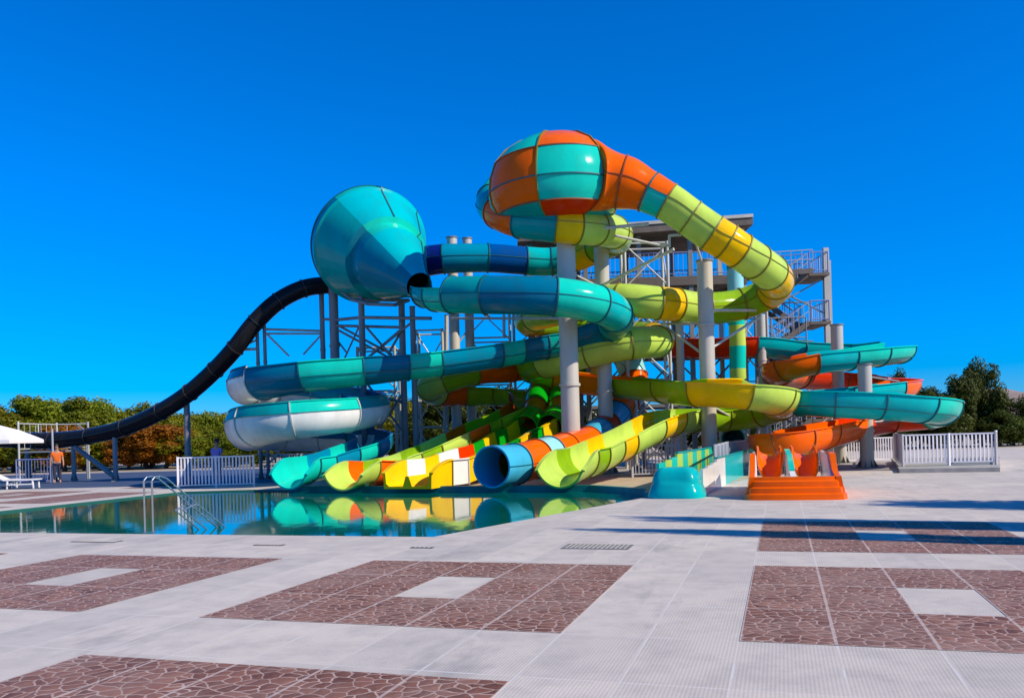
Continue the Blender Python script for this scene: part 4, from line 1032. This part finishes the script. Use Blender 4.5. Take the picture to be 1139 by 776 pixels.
def trunk_mesh(name, seed, h, r):
    rnd = random.Random(seed); mb = MB()
    p = Vector((0, 0, -.05)); top = Vector((rnd.uniform(-.1, .1)*h, rnd.uniform(-.1, .1)*h, h*.62))
    mid = top*.5+Vector((rnd.uniform(-.05, .05)*h, 0, 0))
    mb.bar(p, mid, r, 9, r*.75); mb.bar(mid, top, r*.75, 9, r*.35)
    for k in range(6):
        a = rnd.uniform(0, 6.28); s_ = mid.lerp(top, rnd.uniform(0, .9))
        mb.bar(s_, s_+Vector((math.cos(a)*h*.22, math.sin(a)*h*.22, h*rnd.uniform(.12, .28))), r*.32, 6, r*.1)
    me = bpy.data.meshes.new(name); me.from_pydata(mb.v, [], mb.f); me.materials.append(BARK); return me
VAR = {}
for k, (m, cnt, lv, pt) in dict(green=('green', 44, 15000, .3), green_b=('green', 38, 15000, .1), olive=('olive', 40, 15000, .15), rust=('rust', 34, 13000, .0), dark=('dark', 42, 16000, .25), dark_b=('dark', 36, 16000, .1)).items():
    VAR[k] = (crown_mesh('crown_'+k, hash(k) % 97 if False else sum(map(ord, k)), cnt, lv, .36, .36, .06, 1.0, .023, LEAF[m], pt), trunk_mesh('trunk_'+k, len(k), 1.0, .028))
def tree(kind, px, ytop, d, wide, label, group, name='broadleaf_tree', cat='tree'):
    t = P(px, ytop, d); h = t.z
    o = thing(name, label, cat, (t.x, t.y, 0), group)
    cm, tm = VAR[kind]
    c = bpy.data.objects.new('crown', cm); COL.objects.link(c); c.parent = o
    k = bpy.data.objects.new('trunk', tm); COL.objects.link(k); k.parent = o
    rnd = random.Random(px*7+int(d*3)); o.rotation_euler = (0, 0, rnd.uniform(0, 6.28))
    o.scale = (h*wide, h*wide, h); return o
GL = 'trees and bushes along the far left edge of the deck'
back = [(-300, 452), (-262, 446), (-226, 450), (-190, 445), (-158, 449), (-126, 444), (-96, 450), (-70, 446), (-46, 448), (-24, 452), (2, 446), (26, 444), (46, 442), (66, 441), (88, 446), (106, 444), (124, 447), (146, 452), (166, 450), (188, 457), (208, 458), (228, 461), (246, 459), (264, 463), (284, 466), (306, 470), (326, 468)]
for i, (x, y) in enumerate(back):
    k = ('green', 'olive', 'green_b')[i % 3]
    tree(k, x, y+(i*37 % 7)-3, 62+(i*29 % 9), 1.3, 'tall green tree in the row behind the black tube and the bushes', GL)
front = [(-250, 482, 'olive'), (-200, 484, 'green'), (-150, 480, 'olive'), (-100, 486, 'green_b'), (-50, 482, 'olive'), (-12, 480, 'olive'), (14, 478, 'olive'), (36, 484, 'green_b'), (72, 470, 'rust'), (92, 486, 'rust'), (112, 488, 'olive'), (142, 482, 'rust'), (164, 466, 'rust'), (183, 470, 'rust'), (203, 478, 'olive'), (222, 486, 'green'), (244, 482, 'green_b'), (262, 484, 'green'), (280, 488, 'green_b')]
for x, y, k in front:
    tree(k, x, y, 57.5+(x % 5)*.4, 1.9, 'rust coloured bush in the front row behind the black tube' if k == 'rust' else 'low green bush in the front row behind the black tube', GL, 'bush', 'bush')
GM = 'dark trees behind the slides'
for i, (x, y) in enumerate([(335, 470), (356, 462), (378, 456), (400, 462), (422, 444), (440, 438), (462, 444), (486, 438), (508, 432), (530, 438), (556, 432), (580, 438), (604, 432), (630, 444), (660, 456), (690, 462), (716, 458), (742, 462), (770, 456), (800, 460), (826, 454), (850, 456), (876, 450), (900, 452), (922, 446), (946, 444), (968, 436)]):
    tree('olive' if i in (4, 5) else ('dark', 'dark_b')[i % 2], x, y, 56+(i*31 % 7), 1.5, 'yellow green tree rising behind the funnel posts' if i in (4, 5) else 'dark tree standing behind the slide posts', GM)
GRT = 'dark trees on the right'
for i, (x, y, w, lab) in enumerate([(988, 440, 1.5, 'dark tree behind the small orange loop'), (1000, 412, .55, 'narrow dark tree tip above the orange end of the spiral'), (1022, 430, 1.2, 'dark tree above the teal trough, left of the tallest right tree'), (1042, 438, 1.4, 'low dark tree touching the tallest right tree'), (1066, 418, .85, 'dark tree forming the left shoulder of the tallest right tree'),
                                    (1091, 401, .72, 'tallest dark tree on the right, rising above the fence'), (1112, 456, 1.5, 'low dark tree under the hill on the right'), (1138, 440, 1.1, 'dark tree at the right edge of the photo'), (1108, 452, 1.5, 'low dark bush below the hill, right of the tallest right tree'), (1128, 462, 1.7, 'low dark bush filling the gap beside the right edge'), (1162, 446, 1.3, 'dark tree cut by the right edge of the photo')]):
    tree(('dark', 'dark_b')[i % 2], x, y, 56+(i % 3)*1.2, w, lab, GRT)
# tall trees just outside the frame on the right: they cast the long shadows that lie across the paving
for i, (x, y, h, w) in enumerate([(11.2, 9.2, 8.6, .17), (13.0, 10.6, 9.2, .14), (15.4, 8.9, 11, .15), (17.8, 12.4, 8.6, .46), (20.5, 10.6, 8.5, .46), (16.0, 12.6, 5.6, .55)]):
    o = thing('broadleaf_tree', 'tall tree beside the paving on the sunny right side', 'tree', (x, y, 0), 'shade trees beside the paving')
    for nm, me in (('crown', VAR['dark' if i % 2 else 'green'][0]), ('trunk', VAR['dark'][1])):
        c = bpy.data.objects.new(nm, me); COL.objects.link(c); c.parent = o
    o.scale = (h*w, h*w, h)

# ================================================================ LIGHT, SKY, CAMERA
SUN_AZ, SUN_EL = rad(117), rad(37)           # azimuth from +Y towards +X
w = bpy.data.worlds.new('World'); SC.world = w; w.use_nodes = True; nt = w.node_tree
sky = nt.nodes.new('ShaderNodeTexSky'); sky.sky_type = 'NISHITA'; sky.sun_disc = False
sky.sun_elevation = SUN_EL; sky.sun_rotation = SUN_AZ; sky.altitude = 0; sky.air_density = 1.0; sky.dust_density = .15; sky.ozone_density = 2.0
hs = nt.nodes.new('ShaderNodeHueSaturation'); hs.inputs['Saturation'].default_value = 1.35; hs.inputs['Hue'].default_value = .5
tint = mix_col(nt, 1.0, sky.outputs[0], (.63, .75, 1.10), 'MULTIPLY'); 
tc = nt.nodes.new('ShaderNodeTexCoord'); sx = nt.nodes.new('ShaderNodeSeparateXYZ'); nt.links.new(tc.outputs['Generated'], sx.inputs[0])
up_ = ramp(nt, sx.outputs[2], [(0.0, (.36, .62, .86)), (.08, (.52, .74, .92)), (.30, (1.0, 1.0, 1.0))])   # clear desert air: the low sky stays deep
tint = mix_col(nt, 1.0, tint, up_, 'MULTIPLY'); nt.links.new(tint, hs.inputs['Color']); nt.links.new(hs.outputs[0], nt.nodes['Background'].inputs[0])
nt.nodes['Background'].inputs[1].default_value = .135
sl = bpy.data.lights.new('sun', 'SUN'); sl.energy = 4.4; sl.angle = rad(.5); sl.color = (1, .89, .72)
so = bpy.data.objects.new('sun', sl); COL.objects.link(so); so.location = (30, -12, 30)
sd = Vector((math.sin(SUN_AZ)*math.cos(SUN_EL), math.cos(SUN_AZ)*math.cos(SUN_EL), math.sin(SUN_EL)))
so.rotation_euler = sd.to_track_quat('Z', 'Y').to_euler()
cd = bpy.data.cameras.new('camera'); co = bpy.data.objects.new('camera', cd); COL.objects.link(co)
cd.sensor_width = 36; cd.lens = FOC/1139*36; cd.shift_y = (CY-388)/1139; cd.clip_end = 4000; cd.clip_start = .1
co.matrix_world = Matrix.Translation((0, 0, CAM_H))@Matrix.Rotation(rad(90), 4, 'X')@Matrix.Rotation(-ROLL, 4, 'Z')
SC.camera = co
SC.view_settings.view_transform = 'Standard'; SC.view_settings.look = 'None'; SC.view_settings.exposure = 0.3; SC.view_settings.gamma = 1
SC.render.engine = 'CYCLES'; SC.cycles.use_denoising = True; SC.cycles.max_bounces = 8; SC.cycles.caustics_reflective = False
